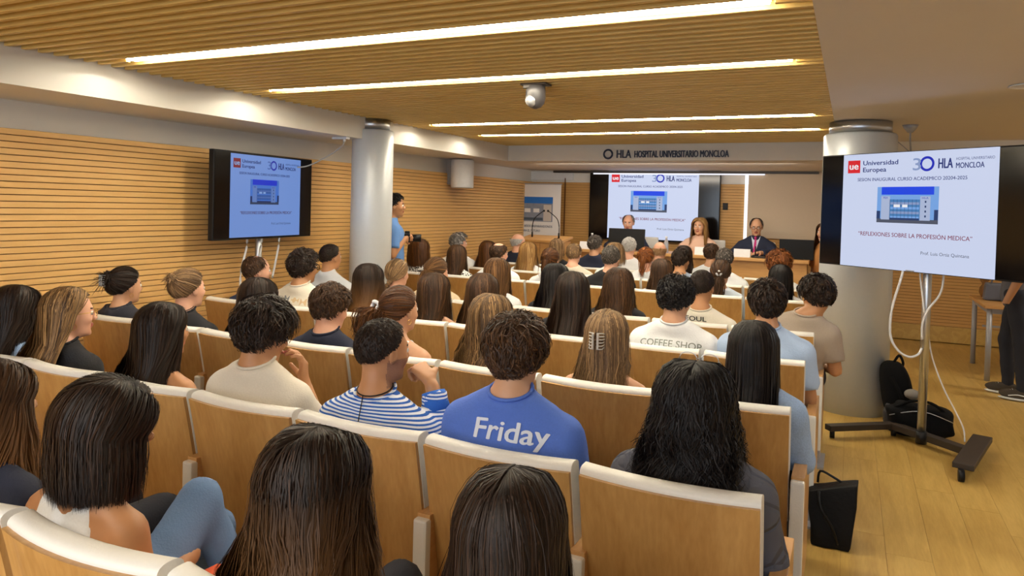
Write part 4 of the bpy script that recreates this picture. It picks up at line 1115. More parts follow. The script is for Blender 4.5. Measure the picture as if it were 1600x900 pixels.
HC = dict(black=((14, 11, 12), (44, 36, 34)), dark=((24, 16, 12), (66, 46, 34)), brown=((46, 30, 20), (112, 78, 50)), light=((70, 46, 26), (160, 116, 70)),
          blonde=((128, 90, 48), (226, 184, 120)), ash=((92, 70, 50), (200, 160, 112)), ginger=((92, 48, 20), (190, 116, 56)), grey=((84, 80, 78), (196, 192, 190)), white=((170, 168, 166), (236, 234, 230)),
          salt=((52, 46, 42), (140, 130, 122)), highl=((60, 42, 28), (206, 160, 104)), auburn=((58, 32, 16), (130, 82, 40)), bald=((150, 112, 76), (216, 180, 140)))
def hmat(k, tip=None):
    if k[-1] == '+': return hair_mat('hair_' + k[:-1] + '_tips', *HC[k[:-1]], tip=(150, 104, 58))
    return hair_mat('hair_' + k, *HC[k])
def make_hair(g, spec, seed, n_scale=1.0):
    r = np.random.RandomState(seed); kind = spec[0]; col = spec[1]; o = dict(spec[2]) if len(spec) > 2 else {}
    m = hmat(col); parts = []
    ws = 1 / math.sqrt(n_scale) if n_scale < 1 else 1
    def nn(v): return max(60, int(v * n_scale))
    hi = o.get('n', 0) > 5400; WW = .0028 if hi else .0040
    if kind == 'long': parts = hair_long(g, r, n=nn(o.pop('n', 2400)), w=WW * ws, hi=hi, **o)
    elif kind == 'bob': parts = hair_long(g, r, n=nn(o.pop('n', 2200)), bob=True, w=WW * ws, hi=hi, **dict(dict(L=.30, thick=.028, flare=1.12), **o))
    elif kind == 'short': parts = hair_short(g, r, n=nn(o.pop('n', 2600)), w=.0042 * ws, **o)
    elif kind == 'ring': parts = hair_short(g, r, n=nn(1500), w=.004 * ws, l=.03, lift=.004, messy=.2, el_max=o.get('el', 38), az_max=118)
    elif kind == 'buzz': parts = hair_short(g, r, n=nn(6000), w=.0026 * ws, l=.014, lift=.002, messy=.18, base=.0005, S=3, down=.6, low=9)
    elif kind == 'pony':
        kn = o.get('knot', (0, -.115, .02)); parts = hair_tied(g, r, kn, nn(1700), w=.0042 * ws)
        parts += hair_tail(g, r, kn, o.get('L', .28), o.get('rad', .026), nn(700), o.get('wave', .012), .0042 * ws, dx=o.get('dx', 0), curl=o.get('curl', 0), out=o.get('out', (0, -.045, 0)))
    elif kind == 'bun':
        kn = o.get('knot', (0, -.115, .05)); parts = hair_tied(g, r, kn, nn(1700), w=.0042 * ws)
        parts += hair_bun(g, r, kn, o.get('rad', .045), nn(420), .0045 * ws, o.get('spiky', 0), o.get('sc', (1, 1, 1)))
        if o.get('tail'): parts += hair_tail(g, r, kn, o['tail'], .02, nn(300), .01, .0042 * ws)
    elif kind == 'braid':
        kn = (0, -.105, -.06); parts = hair_tied(g, r, kn, nn(1700), w=.0042 * ws)
        for k in range(4): parts += hair_bun(g, r, (.006 * (-1) ** k - .012 * k, -.108 - .002 * k, -.07 - .032 * k), .024 - .002 * k, nn(120), .0042 * ws)
    elif kind == 'claw':
        kn = (-.01, -.118, .02); parts = hair_tied(g, r, kn, nn(1200), w=.0042 * ws)
        parts += hair_long(g, r, n=nn(1500), w=.0042 * ws, L=o.get('L', .42), thick=.016, wave=.006, span=100, flare=1.2)
        parts += hair_bun(g, r, (-.005, -.112, .0), .036, nn(200), .0045 * ws, sc=(.8, .6, 1.3))
    return hair_mesh(parts, m)

def fabric(name, col, **k):
    if name not in W: W[name] = plain(name, col, **dict(dict(rough=.85, noise=.08, scale=160, bump=.15), **k))
    return W[name]
def pattern_mat(name, a, b, kind='floral', scale=60):
    if name in W: return W[name]
    m, nt, bs = newmat(name); tc = N(nt, 'ShaderNodeTexCoord')
    mx = N(nt, 'ShaderNodeMix', data_type='RGBA'); mx.inputs['A'].default_value = lin(a) + (1,); mx.inputs['B'].default_value = lin(b) + (1,)
    if kind == 'floral':
        v = N(nt, 'ShaderNodeTexNoise', i_Scale=scale, i_Detail=1.5); nt.links.new(tc.outputs['Object'], v.inputs['Vector'])
        g_ = N(nt, 'ShaderNodeMath', operation='GREATER_THAN'); g_.inputs[1].default_value = .53; nt.links.new(v.outputs['Fac'], g_.inputs[0]); nt.links.new(g_.outputs[0], mx.inputs['Factor'])
    else:
        sx = N(nt, 'ShaderNodeSeparateXYZ'); nt.links.new(tc.outputs['Object'], sx.inputs[0])
        mu = N(nt, 'ShaderNodeMath', operation='MULTIPLY'); mu.inputs[1].default_value = scale; nt.links.new(sx.outputs['Z'], mu.inputs[0])
        fr = N(nt, 'ShaderNodeMath', operation='FRACT'); nt.links.new(mu.outputs[0], fr.inputs[0])
        g_ = N(nt, 'ShaderNodeMath', operation='GREATER_THAN'); g_.inputs[1].default_value = .52; nt.links.new(fr.outputs[0], g_.inputs[0]); nt.links.new(g_.outputs[0], mx.inputs['Factor'])
    nt.links.new(mx.outputs['Result'], bs.inputs['Base Color']); bs.inputs['Roughness'].default_value = .85
    W[name] = m; return m

LIB = {}
def eyes(g, parent):
    out = []
    for sx in (-1, 1):
        c = g.H((sx * .030, .080, -.004)); mb = MB().ball(c, .0125, 10); mb.ball(c + g.R @ np.array([0, .0075, 0]), .0062, 10, mat=1)
        out.append(mb.ob('eye', [W['eye_white'], W['iris']], parent))
    return out
def print_on(top, txt, x, z, width, h, mat, parent, bold=.01, arc=0.0, name='printed_lettering'):
    """lettering laid on the back of a garment"""
    mb = MB(); add_text(mb, txt, x, z, h, 0, bold, width)
    bmesh.ops.triangulate(mb.bm, faces=mb.bm.faces)
    for _ in range(3):
        es = [e for e in mb.bm.edges if e.calc_length() > .018]
        if not es: break
        bmesh.ops.subdivide_edges(mb.bm, edges=es, cuts=1); bmesh.ops.triangulate(mb.bm, faces=[f for f in mb.bm.faces if len(f.verts) > 3])
    bv = BVHTree.FromPolygons([v.co for v in top.vertices], [list(p.vertices) for p in top.polygons])
    for v in mb.bm.verts:
        px, pz = v.co.x, v.co.y; pz += arc * (px - x) ** 2
        hit = bv.ray_cast(Vector((px, -.5, pz)), Vector((0, 1, 0)))
        y = hit[0].y if hit[0] else .1
        v.co = Vector((px, y - .0035, pz))
    return mb.ob(name, mat, parent)

def person(key, row, x, zc, label, sex, hair, top, skin='n', yaw=0, pitch=0, roll=0, near=None, trousers=(30, 34, 48), group='people seated in the rows of chairs',
           pose=None, hands=None, wide=1.0, dx=0.0, hy=.235, brow=None, beard=False, legs=True, extra=None, y=None, knee=None, lean=0, zoff=0.0, floor=0.0):
    yr = ROWS[row] if y is None else y
    near = (row <= 3) if near is None else near
    t = tag(empty('person', (x, yr, floor)), label, 'person', group)
    lift = .018 + (hair[2].get('vol', 0) * .8 + hair[2].get('lift', 0) * .3 if len(hair) > 2 else 0)
    if hair[0] in ('buzz', 'ring', 'none'): lift = .006
    yw = math.radians(yaw); kind, mat = top[0], top[1]
    seed = sum(map(ord, key)) * 7 + row
    if near:
        g = Fig(zc - floor, sex, yw, math.radians(pitch), math.radians(roll), hx=-dx, hy=hy, pose=pose, wide=wide, head_lift=lift, lean=lean)
        body = build_body(g, .012 if row < 2 or hands else .018, hands, .011 if row > 1 else .0075, skin=skin, brow=brow, beard=beard)
        link('body', body, t)
        eyes(g, t)
        tm = build_top(g, mat, kind, .014 if row < 2 else .017, seed)
        to = link('top', tm, t)
        if kind in ('tee', 'long', 'jacket') and row >= 0:      # ribbed collar round the neck
            h = {'tee': .022, 'long': .022, 'jacket': .03}[kind]; cr = .066 * g.f + .006
            ps = [g.nb + np.array([cr * math.cos(a), cr * .98 * math.sin(a) - .002, h + .004 + .022 * math.sin(-a) * -1 * .9]) for a in np.linspace(0, 2 * PI, 25)]
            MB().tube(ps, .0085 if kind == 'jacket' else .0062, 8, sub=1).ob('collar', mat, t)
    else:
        q = int(round(yaw / 20.)) * 20; kk = (sex, q, kind, round(pitch / 15.) * 15)
        if kk not in LIB:
            g0 = Fig(1.20, sex, math.radians(q), math.radians(kk[3])); me_b = build_body(g0, .016, None, .010)
            LIB[kk] = (g0, me_b, build_top(g0, mat, kind, .02, len(LIB)))
        g, mb_, mt_ = LIB[kk]
        bo = link('body', mb_, t); to = link('top', mt_, t); setmat(to, mat)
        bo.material_slots[0].link = 'OBJECT'; bo.material_slots[0].material = W[SKIN[skin]]
        dz = (zc - floor) - 1.20; bo.location.z = dz; to.location.z = dz
        ek = ('eyes',) + kk
        if ek not in LIB: e0 = eyes(g, t); LIB[ek] = [e.data for e in e0]
        else: e0 = [link('eye', d_, t) for d_ in LIB[ek]]
        for e in e0: e.location.z = dz
    if hair[0] != 'none':
        hm = make_hair(g, hair, seed, 1.0 if 0 <= row <= 1 else (.8 if row == 2 else .55) if row in (2, -1) else (.45 if row == 3 else (.34 if row <= 5 else .2)))
        ho = link('hair', hm, t)
        if not near: ho.location.z = dz
    if legs:
        pm_ = build_pants(g, .018, knee, seed) if knee else pants_std()
        po = link('trousers', pm_, t, (0 if knee else g.cx, 0, 0)); tc_ = fabric('cloth_%d_%d_%d' % trousers, trousers); setmat(po, tc_)
        if not knee:
            for sx in (-1, 1): so = link('shoe', shoe_me(), t, (g.cx + sx * .10, .76, 0)); setmat(so, W['black_matt'])
    if extra: extra(g, t, to.data)
    return t, g
# ------------------------------------------------------------------ the audience
def F_(n, c, **k): return fabric(n, c, **k)
beige = F_('beige_tee', (214, 206, 192)); blue_tee = F_('blue_tee', (84, 118, 206)); quilt = F_('grey_quilt', (86, 88, 100), scale=12, noise=.15)
nt_ = quilt.node_tree; vo_ = N(nt_, 'ShaderNodeTexVoronoi', feature='DISTANCE_TO_EDGE', i_Scale=11.0); tc_ = N(nt_, 'ShaderNodeTexCoord')
mr_ = N(nt_, 'ShaderNodeMapRange'); mr_.inputs['From Max'].default_value = .10; bp_ = N(nt_, 'ShaderNodeBump', i_Strength=.8, i_Distance=.012)
nt_.links.new(tc_.outputs['Object'], vo_.inputs['Vector']); nt_.links.new(vo_.outputs['Distance'], mr_.inputs['Value']); nt_.links.new(mr_.outputs[0], bp_.inputs['Height'])
nt_.links.new(bp_.outputs['Normal'], nt_.nodes['Principled BSDF'].inputs['Normal'])
navy_c = F_('navy_cloth', (30, 36, 58)); blackc = F_('black_cloth', (24, 24, 30)); whitec = F_('white_cloth', (228, 230, 234)); denim = F_('light_denim', (150, 174, 208), noise=.25)
cream = F_('cream_tee', (220, 214, 200)); taupe = F_('taupe_polo', (164, 150, 136)); ltblue = F_('light_blue_shirt', (172, 194, 226)); greyknit = F_('grey_knit', (200, 204, 210)); sand = F_('sand_jacket', (206, 188, 156))
darkblue = F_('deep_blue_tee', (34, 60, 104)); suitn = F_('navy_suit', (30, 38, 62)); suitb = F_('black_suit', (20, 20, 26)); greytop = F_('grey_brown_top', (110, 98, 92)); pinkc = F_('blush_blouse', (226, 188, 164))
stripe = pattern_mat('blue_white_stripes', (226, 232, 242), (40, 96, 184), 'stripe', 82); floral = pattern_mat('black_white_print', (226, 226, 224), (26, 30, 44), 'floral', 55)

def x_glasses_up(g, t, top):
    mb = MB(); 
    for sx in (-1, 1):
        c = [g.H((sx * .032 + .026 * math.cos(a), .045 + .004 * abs(math.sin(a)), .122 + .019 * math.sin(a))) for a in np.linspace(0, 2 * PI, 17)]; mb.tube(c, .0016, 6, sub=1)
        mb.tube([g.H((sx * .058, .045, .122)), g.H((sx * .086, .03, .09)), g.H((sx * .090, -.03, .05))], .0016, 6)
    mb.tube([g.H((-.008, .047, .124)), g.H((.008, .047, .124))], .0016, 6)
    mb.ob('glasses', W['steel'], t)
def glasses(mat, r=.0016):
    def f(g, t, top):
        mb = MB()
        for sx in (-1, 1):
            c = [g.H((sx * .031 + .021 * math.cos(a), .103, -.004 + .018 * math.sin(a))) for a in np.linspace(0, 2 * PI, 17)]; mb.tube(c, r, 6, sub=1)
            mb.tube([g.H((sx * .052, .102, 0)), g.H((sx * .080, .06, .002)), g.H((sx * .083, -.005, -.004))], r, 6)
        mb.tube([g.H((-.010, .106, .0)), g.H((.010, .106, .0))], r, 6)
        mb.ob('glasses', mat, t)
    return f
def scrunchie(pos, mat, r=.024):
    def f(g, t, top):
        ps = [g.H(np.array(pos) + [r * math.cos(a), .006 * math.sin(3 * a), r * math.sin(a)]) for a in np.linspace(0, 2 * PI, 17)]
        MB().tube(ps, .010, 8, sub=1).ob('scrunchie', mat, t)
    return f
def claw(pos, mat, s=1.0):
    def f(g, t, top):
        mb = MB()
        for sx in (-1, 1):
            sp = [g.H(np.array(pos) + np.array([sx * .012 * s, -.02 * s, z * s])) for z in np.linspace(-.04, .04, 5)]; mb.tube(sp, .006 * s, 8, sub=2)
            for z in np.linspace(-.038, .038, 6):
                mb.tube([g.H(np.array(pos) + np.array([sx * .012 * s, -.02 * s, z * s])), g.H(np.array(pos) + np.array([sx * .032 * s, -.01 * s, z * s])), g.H(np.array(pos) + np.array([sx * .036 * s, .02 * s, z * s * .8]))], .003 * s, 6, sub=2)
        mb.ob('hair_claw', mat, t)
    return f
def neck_ring(mat, tail=False):
    def f(g, t, top):
        ps = [g.nb + np.array([.066 * math.cos(a), .060 * math.sin(a) - .004, .036 + .018 * math.sin(a)]) * [1, 1, 1] for a in np.linspace(0, 2 * PI, 21)]
        mb = MB().tube(ps, .0025, 6, sub=1); mb.ob('necklace', mat, t)
        if tail: 
            y = g.nb[1] - .075
            MB().tube([(g.nb[0], y, g.nb[2] + .02), (g.nb[0] + .002, y - .022, g.nb[2] - .05), (g.nb[0], y - .03, g.nb[2] - .10)], .002, 6).ob('necklace_end', mat, t)
    return f
def both(*fs):
    def f(g, t, top):
        for q in fs: q(g, t, top)
    return f
def earring(side, r=.012):
    def f(g, t, top):
        ps = [g.H((side * .082 + 0, -.002 + r * math.cos(a), -.058 + r * math.sin(a))) for a in np.linspace(0, 2 * PI, 15)]
        MB().tube(ps, .0014, 6, sub=1).ob('earring', W['gold'], t)
    return f
W['gold'] = plain('gold', (214, 170, 90), .3, 1.0)
inkw = plain('white_print', (226, 232, 244), .7); inkb = plain('black_print', (34, 34, 38), .7); inkg = plain('grey_print', (128, 134, 130), .7)

# nearest row
person('P1', 0, -.55, 1.115, 'person with straight dark brown hair at the bottom centre, seen from behind', 'f', ('long', 'dark', dict(L=.46, thick=.020, flare=1.22, n=7000, part=-.04)), ('tee', navy_c), 'n', yaw=4)
person('P2', 0, -1.01, 1.115, 'person with long wavy dark brown hair in the nearest row, seen from behind', 'f', ('long', 'dark+', dict(L=.62, thick=.028, wave=.022, wf=2.3, flare=1.55, n=7000, curl=.003)), ('tee', F_('rust_top', (70, 40, 34))), 't', yaw=-6)
person('P3', 0, -1.68, 1.137, 'person with a dark bob, white tank top and jeans in the nearest row', 'f', ('bob', 'dark', dict(L=.285, thick=.026, n=6500, flare=1.06, part=.03, xs=-.015)), ('tank', whitec), 't', yaw=-26, pitch=-8, roll=6,
       trousers=(108, 140, 186), knee={1: ((-.04, .56, .70), (.10, .63, .36))}, dx=-.05, extra=both(neck_ring(W['gold'])))
person('P4', 0, -2.17, 1.13, 'person in navy top at the left edge with highlighted long hair', 'f', ('long', 'brown+', dict(L=.5, thick=.02, wave=.008, flare=1.3, n=3000)), ('tee', navy_c), 'n', yaw=-10)
tag(MB().box((-1.41, 1.37, .60), (.26, .30, .012), bev=.003, rot=Matrix.Rotation(.35, 3, 'Z') @ Matrix.Rotation(-.25, 3, 'X')).ob('orange_folder', plain('orange_card', (232, 98, 48), .6)), 'orange folder on the lap of the person in the white tank top', 'folder')
# second row
person('P5', 1, -.40, 1.15, 'person in grey quilted jacket with wavy black hair and glasses on top', 'f', ('long', 'black', dict(L=.37, thick=.034, wave=.022, wf=2.0, flare=1.25, n=6000, curl=.007, tilt=.3)), ('jacket', quilt), 'n', wide=1.08, extra=x_glasses_up)
def friday(g, t, top):
    print_on(top, 'Friday', .04, g.nb[2] - .115, .25, .058, inkw, t, .016, arc=-.25)
person('P6', 1, -.985, 1.25, 'person in blue T-shirt lettered Friday with tousled brown hair', 'm', ('short', 'brown', dict(l=.060, lift=.016, messy=.9, vol=.018, n=4200, curl=.002)), ('tee', blue_tee), 'n', pitch=-4, extra=friday)
wr7 = np.array([.165, .315, .935])
person('P7', 1, -1.52, 1.175, 'bearded person in blue striped top with a fist raised to the mouth', 'm', ('buzz', 'dark', {}), ('long', stripe), 't', yaw=-24, pitch=-2, beard=True,
       pose={'elr': (.265, .27, .70), 'wrr': wr7}, hands=[hand_prims(wr7 + [-.01, .005, .02], (-.78, .28, .42), (-.3, .35, -.8), 1, 1.5)], extra=both(neck_ring(W['black'], True), lambda g, t, top: MB().cyl(g.wr[1] + (g.el[1] - g.wr[1]) * .36, g.wr[1] + (g.el[1] - g.wr[1]) * .08, .050, .043, 24).ob('cuff', F_('blue_cuff', (44, 104, 196)), t)), dx=.0)
wr8 = np.array([.10, .36, .855])
def blots(spots, name='faded_print'):
    def f(g, t, top):
        bv = BVHTree.FromPolygons([v.co for v in top.vertices], [list(p.vertices) for p in top.polygons])
        for x, dz, w_, h_, m in spots:
            mb = MB(); n = 6
            def at(px, pz):
                h = bv.ray_cast(Vector((px, -.5, pz)), Vector((0, 1, 0))); return (px, (h[0].y if h[0] else .1) - .003, pz)
            z = g.nb[2] + dz
            for i in range(n):
                a0, a1 = [x - w_ / 2 + w_ * (i + k) / n for k in (0, 1)]; k0, k1 = [h_ / 2 * (.55 + .45 * math.sin(7 * a * 20 + dz * 90)) for a in (a0, a1)]
                mb.poly([at(a0, z - k0), at(a1, z - k1), at(a1, z + k1), at(a0, z + k0)])
            mb.ob(name, m, t)
    return f
tanp = F_('tan_print', (206, 180, 142)); greyp = F_('grey_print_patch', (120, 124, 128)); orp = F_('orange_print_patch', (220, 170, 120))
p8print = blots([(-.10 + .045 * k, -.165 + .006 * (k % 2), .035, .035, tanp) for k in range(6)])
person('P8', 1, -2.09, 1.215, 'person in pale grey tee with thick wavy dark hair, hand to chin', 'm', ('short', 'dark', dict(l=.075, lift=.018, messy=1.0, vol=.026, n=4400, curl=.003)), ('tee', beige), 't', yaw=-18, pitch=-14,
       pose={'elr': (.21, .36, .64), 'wrr': wr8}, hands=[hand_prims(wr8, (-.15, .1, .95), (-.5, -.75, .2), 1, .95)], extra=both(p8print))
person('P9', 1, -2.66, 1.145, 'person with very long straight dark hair and a bare tanned shoulder', 'f', ('long', 'dark', dict(L=.60, thick=.02, flare=1.45, xs=-.03, n=4200, span=108)), ('tank', blackc), 't', yaw=-10)
person('P10', 1, -3.29, 1.165, 'person with gold-rimmed glasses and long brown hair with blonde streaks', 'f', ('long', 'highl', dict(L=.56, thick=.02, wave=.008, flare=1.5, n=3600, xs=-.05, span=96)), ('tee', blackc), 'p', yaw=-24, extra=both(glasses(W['gold']), earring(1, .016)))
person('P11', 1, -3.70, 1.145, 'person in pale denim at the left edge with long dark hair', 'f', ('long', 'dark', dict(L=.40, thick=.02, wave=.006, flare=1.2, n=2200)), ('long', denim), 'n', yaw=-10)
# third row
person('P12', 2, -.345, 1.155, 'person in denim jacket with long glossy black hair at the aisle', 'f', ('long', 'black', dict(L=.52, thick=.018, flare=1.12, n=3600)), ('long', denim), 'n')
person('P13', 2, -.975, 1.145, 'person with blonde hair pinned by a clear claw clip', 'f', ('claw', 'ash', dict(L=.36)), ('tank', blackc), 'n', yaw=3, extra=claw((-.012, -.135, .0), plain('clear_claw', (196, 190, 180), .2), .9))
person('P14', 2, -1.56, 1.17, 'person with long wavy hair highlighted blonde, behind the Friday T-shirt wearer', 'f', ('long', 'highl', dict(L=.46, thick=.022, wave=.013, flare=1.35, n=2600)), ('tank', blackc), 't', yaw=-6)
def tanktrim(g, t, top):
    MB().box((.085, .11, g.shz + .012), (.05, .03, .022), bev=.006, rot=Matrix.Rotation(-.5, 3, 'X')).ob('blue_stripe', plain('blue_trim', (84, 120, 190), .8), t)
person('P15', 2, -2.09, 1.17, 'person with curly ponytail in a pale scrunchie and white tank top', 'f', ('pony', 'auburn', dict(knot=(-.055, -.105, .015), L=.22, rad=.036, curl=.006, out=(-.02, -.05, 0))), ('tank', whitec), 'n', yaw=-18,
       extra=both(scrunchie((-.055, -.115, .018), whitec), tanktrim, earring(1)))
person('P16', 2, -2.54, 1.155, 'person in navy T-shirt with short tousled brown hair, third row', 'm', ('short', 'brown', dict(l=.05, lift=.014, messy=.8, vol=.014, n=3200)), ('tee', navy_c), 'p', yaw=-12, pitch=-10)
person('P17', 2, -3.06, 1.15, 'person with long dark hair mostly hidden behind thick wavy dark hair', 'f', ('long', 'dark', dict(L=.5, thick=.018, flare=1.3, n=2200)), ('tee', blackc), 'n')
person('P27', 2, -3.63, 1.165, 'person in black tee with blond hair tied in a top knot', 'm', ('bun', 'ash', dict(knot=(0, -.105, .065), rad=.034, spiky=.05)), ('tee', blackc), 'p', yaw=-8, extra=neck_ring(W['black']))
person('P28', 2, -4.20, 1.14, 'person in charcoal jacket with dark hair clipped up by a silver claw', 'f', ('bun', 'dark', dict(knot=(0, -.11, .045), rad=.045, spiky=.075, sc=(.8, .7, 1.3))), ('jacket', F_('charcoal', (44, 46, 58))), 'n', yaw=-8, extra=both(claw((-.02, -.125, .04), W['steel'], .9), earring(1)))
# fourth row
person('P18', 3, -.39, 1.25, 'person in light blue shirt with short dark hair at the aisle', 'm', ('short', 'dark', dict(l=.045, lift=.012, messy=.5, vol=.014, n=4200)), ('tee', ltblue), 't', yaw=6)
def coffee(g, t, top): print_on(top, 'COFFEE SHOP', .0, g.nb[2] - .115, .34, .036, inkg, t, .004, arc=-.35)
person('P19', 3, -.88, 1.235, 'person in white T-shirt lettered Coffee Shop with curly black hair', 'm', ('short', 'black', dict(l=.05, lift=.014, messy=1.0, vol=.016, curl=.006, n=4200)), ('tee', whitec), 'n', yaw=-14, pitch=-12, extra=both(coffee, glasses(W['black'], .002)))
person('P21', 3, -1.50, 1.215, 'person with very long straight dark hair falling over the fourth-row chair', 'f', ('long', 'dark', dict(L=.52, thick=.018, flare=1.25, n=3800)), ('tee', blackc), 'n')
person('P22', 3, -2.11, 1.165, 'person with long mid-brown hair left of the very dark straight-haired one', 'f', ('long', 'brown', dict(L=.50, thick=.018, flare=1.3, n=3600)), ('tank', whitec), 'n')
person('P23', 3, -2.47, 1.145, 'person in grey-brown top with smooth long brown hair, fourth row', 'f', ('long', 'brown', dict(L=.42, thick=.018, flare=1.1, n=3600)), ('tank', greytop), 'n', yaw=-4)
person('P24', 3, -3.00, 1.175, 'person with sleek almost black long hair right of the grey knit', 'f', ('long', 'dark+', dict(L=.42, thick=.018, flare=1.08, n=3400)), ('tee', blackc), 'n')
p25print = blots([(-.05, -.085, .05, .045, greyp), (-.10, -.10, .05, .03, orp), (.03, -.09, .07, .04, tanp), (.10, -.10, .05, .05, tanp), (-.02, -.135, .10, .025, orp)])
person('P25', 3, -3.58, 1.25, 'person in printed beige tee with curly dark hair and black glasses', 'm', ('short', 'dark', dict(l=.05, lift=.014, messy=1.0, vol=.018, curl=.004, n=4000)), ('tee', cream), 't', yaw=-12, extra=both(p25print, glasses(W['black'], .002)))
person('P26', 3, -4.03, 1.17, 'person in deep blue tee with thinning brown hair beneath the left television', 'm', ('ring', 'brown', dict(el=60)), ('tee', darkblue), 'p', yaw=-30)
# fifth row
person('P29', 4, -.18, 1.215, 'person in taupe polo with curly dark hair at the aisle, fifth row', 'm', ('short', 'dark', dict(l=.06, lift=.016, messy=.9, vol=.022, curl=.003, n=5000)), ('tee', taupe), 't', yaw=35, pitch=-12, near=True, wide=1.05, dx=-.11)
def seoul(g, t, top): print_on(top, 'SEOUL', -.03, g.nb[2] - .062, .17, .032, inkb, t, .012)
person('P30', 4, -.91, 1.19, 'person in cream T-shirt lettered Seoul with dark cropped hair', 'm', ('buzz', 'dark', {}), ('tee', cream), 't', yaw=-8, near=True, extra=seoul)
person('P20', 4, -1.50, 1.17, 'person in black top with long loose dark brown hair, fifth row', 'f', ('long', 'brown', dict(L=.44, thick=.026, wave=.012, flare=1.3, n=5000)), ('long', blackc), 'n', near=True)
person('P31', 4, -1.99, 1.175, 'person with long wavy near-black hair just left of the very sleek one', 'f', ('long', 'black', dict(L=.48, thick=.022, wave=.01, flare=1.35, n=4600)), ('tee', blackc), 'n', near=True)
person('P32', 4, -2.48, 1.19, 'person with straight dark-blonde hair in the fifth row', 'f', ('long', 'light', dict(L=.48, thick=.018, flare=1.15, n=4600)), ('tee', whitec), 'p', near=True)
person('P35', 4, -3.03, 1.165, 'person in sand jacket with light brown hair smoothed back', 'f', ('pony', 'light', dict(L=.25, rad=.02)), ('jacket', sand), 'p', yaw=-12, near=True)
person('P34', 4, -3.41, 1.13, 'person with blonde hair in a thick braid', 'f', ('braid', 'ash', dict(n=2000)), ('tee', whitec), 'p', yaw=-6, near=True)
person('P33', 4, -4.12, 1.215, 'person in pale grey roll-neck with cropped dark hair by the slim column', 'm', ('buzz', 'dark', {}), ('turtle', greyknit), 't', yaw=-14, near=True, legs=False)
# sixth row
G5 = dict()
person('P36', 5, -.54, 1.15, 'person with sleek black hair, partly hidden, nearest the sixth-row aisle', 'f', ('long', 'black', dict(L=.42)), ('tee', whitec), 'n')
person('P40', 5, -1.05, 1.165, 'person in white top with low brown ponytail behind the Seoul T-shirt', 'f', ('pony', 'brown', dict(knot=(.0, -.105, -.035), L=.26, rad=.024)), ('tee', F_('pale_blue_top', (204, 216, 232))), 'n', yaw=-10, extra=scrunchie((0, -.11, -.035), whitec, .02))
person('P38', 5, -1.59, 1.14, 'person with wavy half-up brown hair in white, sixth row', 'f', ('long', 'brown', dict(L=.40, wave=.012, flare=1.2)), ('tee', whitec), 'n')
person('P42', 5, -2.09, 1.24, 'person in black suit with short brown-grey hair, sixth row', 'm', ('short', 'salt', dict(l=.022, lift=.006, messy=.3)), ('suit', suitb), 'p', yaw=-8)
person('P37', 5, -2.72, 1.185, 'person with dark curly hair gathered in a round bun', 'f', ('bun', 'auburn', dict(knot=(0, -.10, .03), rad=.05, tail=.32)), ('tee', whitec), 'n')
person('P46', 5, -3.30, 1.22, 'balding person in white shirt, sixth row', 'm', ('ring', 'brown', dict(el=42)), ('tee', whitec), 'p', yaw=-16)
person('P41', 5, -3.80, 1.165, 'person with long streaked brown hair in black and white dots', 'f', ('long', 'brown', dict(L=.44, flare=1.1)), ('long', floral), 'n')
person('P44', 5, -4.28, 1.20, 'person in black and white print with a chestnut bob by the left wall', 'f', ('bob', 'auburn', dict(L=.30, thick=.034)), ('tee', floral), 'p')
# seventh row
person('P43', 6, -.64, 1.195, 'person with a big halo of curly ginger-blonde hair near the aisle', 'f', ('short', 'ginger', dict(l=.09, lift=.025, messy=1.3, vol=.035, curl=.009, n=7000, low=-20)), ('tee', whitec), 'n')
person('P59', 6, -1.17, 1.22, 'person in white shirt with short brown-grey hair, seventh row', 'm', ('short', 'salt', dict(l=.03, lift=.008, messy=.5)), ('long', whitec), 'p', yaw=-10)
person('P39', 6, -1.62, 1.19, 'person in blue-grey collar with short dark hair, seventh row', 'm', ('short', 'dark', dict(l=.03, lift=.01, messy=.5, vol=.006)), ('tee', F_('blue_grey', (140, 156, 184))), 't', yaw=-16)
person('P55', 6, -2.00, 1.19, 'person with curly copper hair piled up and falling at the neck', 'f', ('bun', 'ginger', dict(knot=(0, -.09, .05), rad=.045, tail=.25)), ('tee', whitec), 'p')
person('P54', 6, -2.35, 1.22, 'person with light short hair behind the black-suited one', 'f', ('bob', 'ash', dict(L=.24, thick=.03)), ('tee', whitec), 'p')
person('P49', 6, -2.83, 1.195, 'person in beige shirt with thin sandy-grey hair, seventh row', 'm', ('ring', 'ash', dict(el=70)), ('tee', F_('stone_shirt', (206, 200, 186))), 'p')
person('P48', 6, -3.40, 1.18, 'person with long straight golden blonde hair, seventh row', 'f', ('long', 'blonde', dict(L=.40, thick=.022, flare=1.2)), ('tee', whitec), 'p')
person('P47', 6, -3.93, 1.17, 'person with long chestnut hair beside the balding white-shirted one', 'f', ('long', 'auburn', dict(L=.42, flare=1.3)), ('tee', whitec), 'n')
person('P45', 6, -4.33, 1.245, 'person in white shirt with thick grey hair by the left wall', 'm', ('short', 'grey', dict(l=.045, lift=.014, messy=.5, vol=.014)), ('tee', whitec), 'p', yaw=-30)
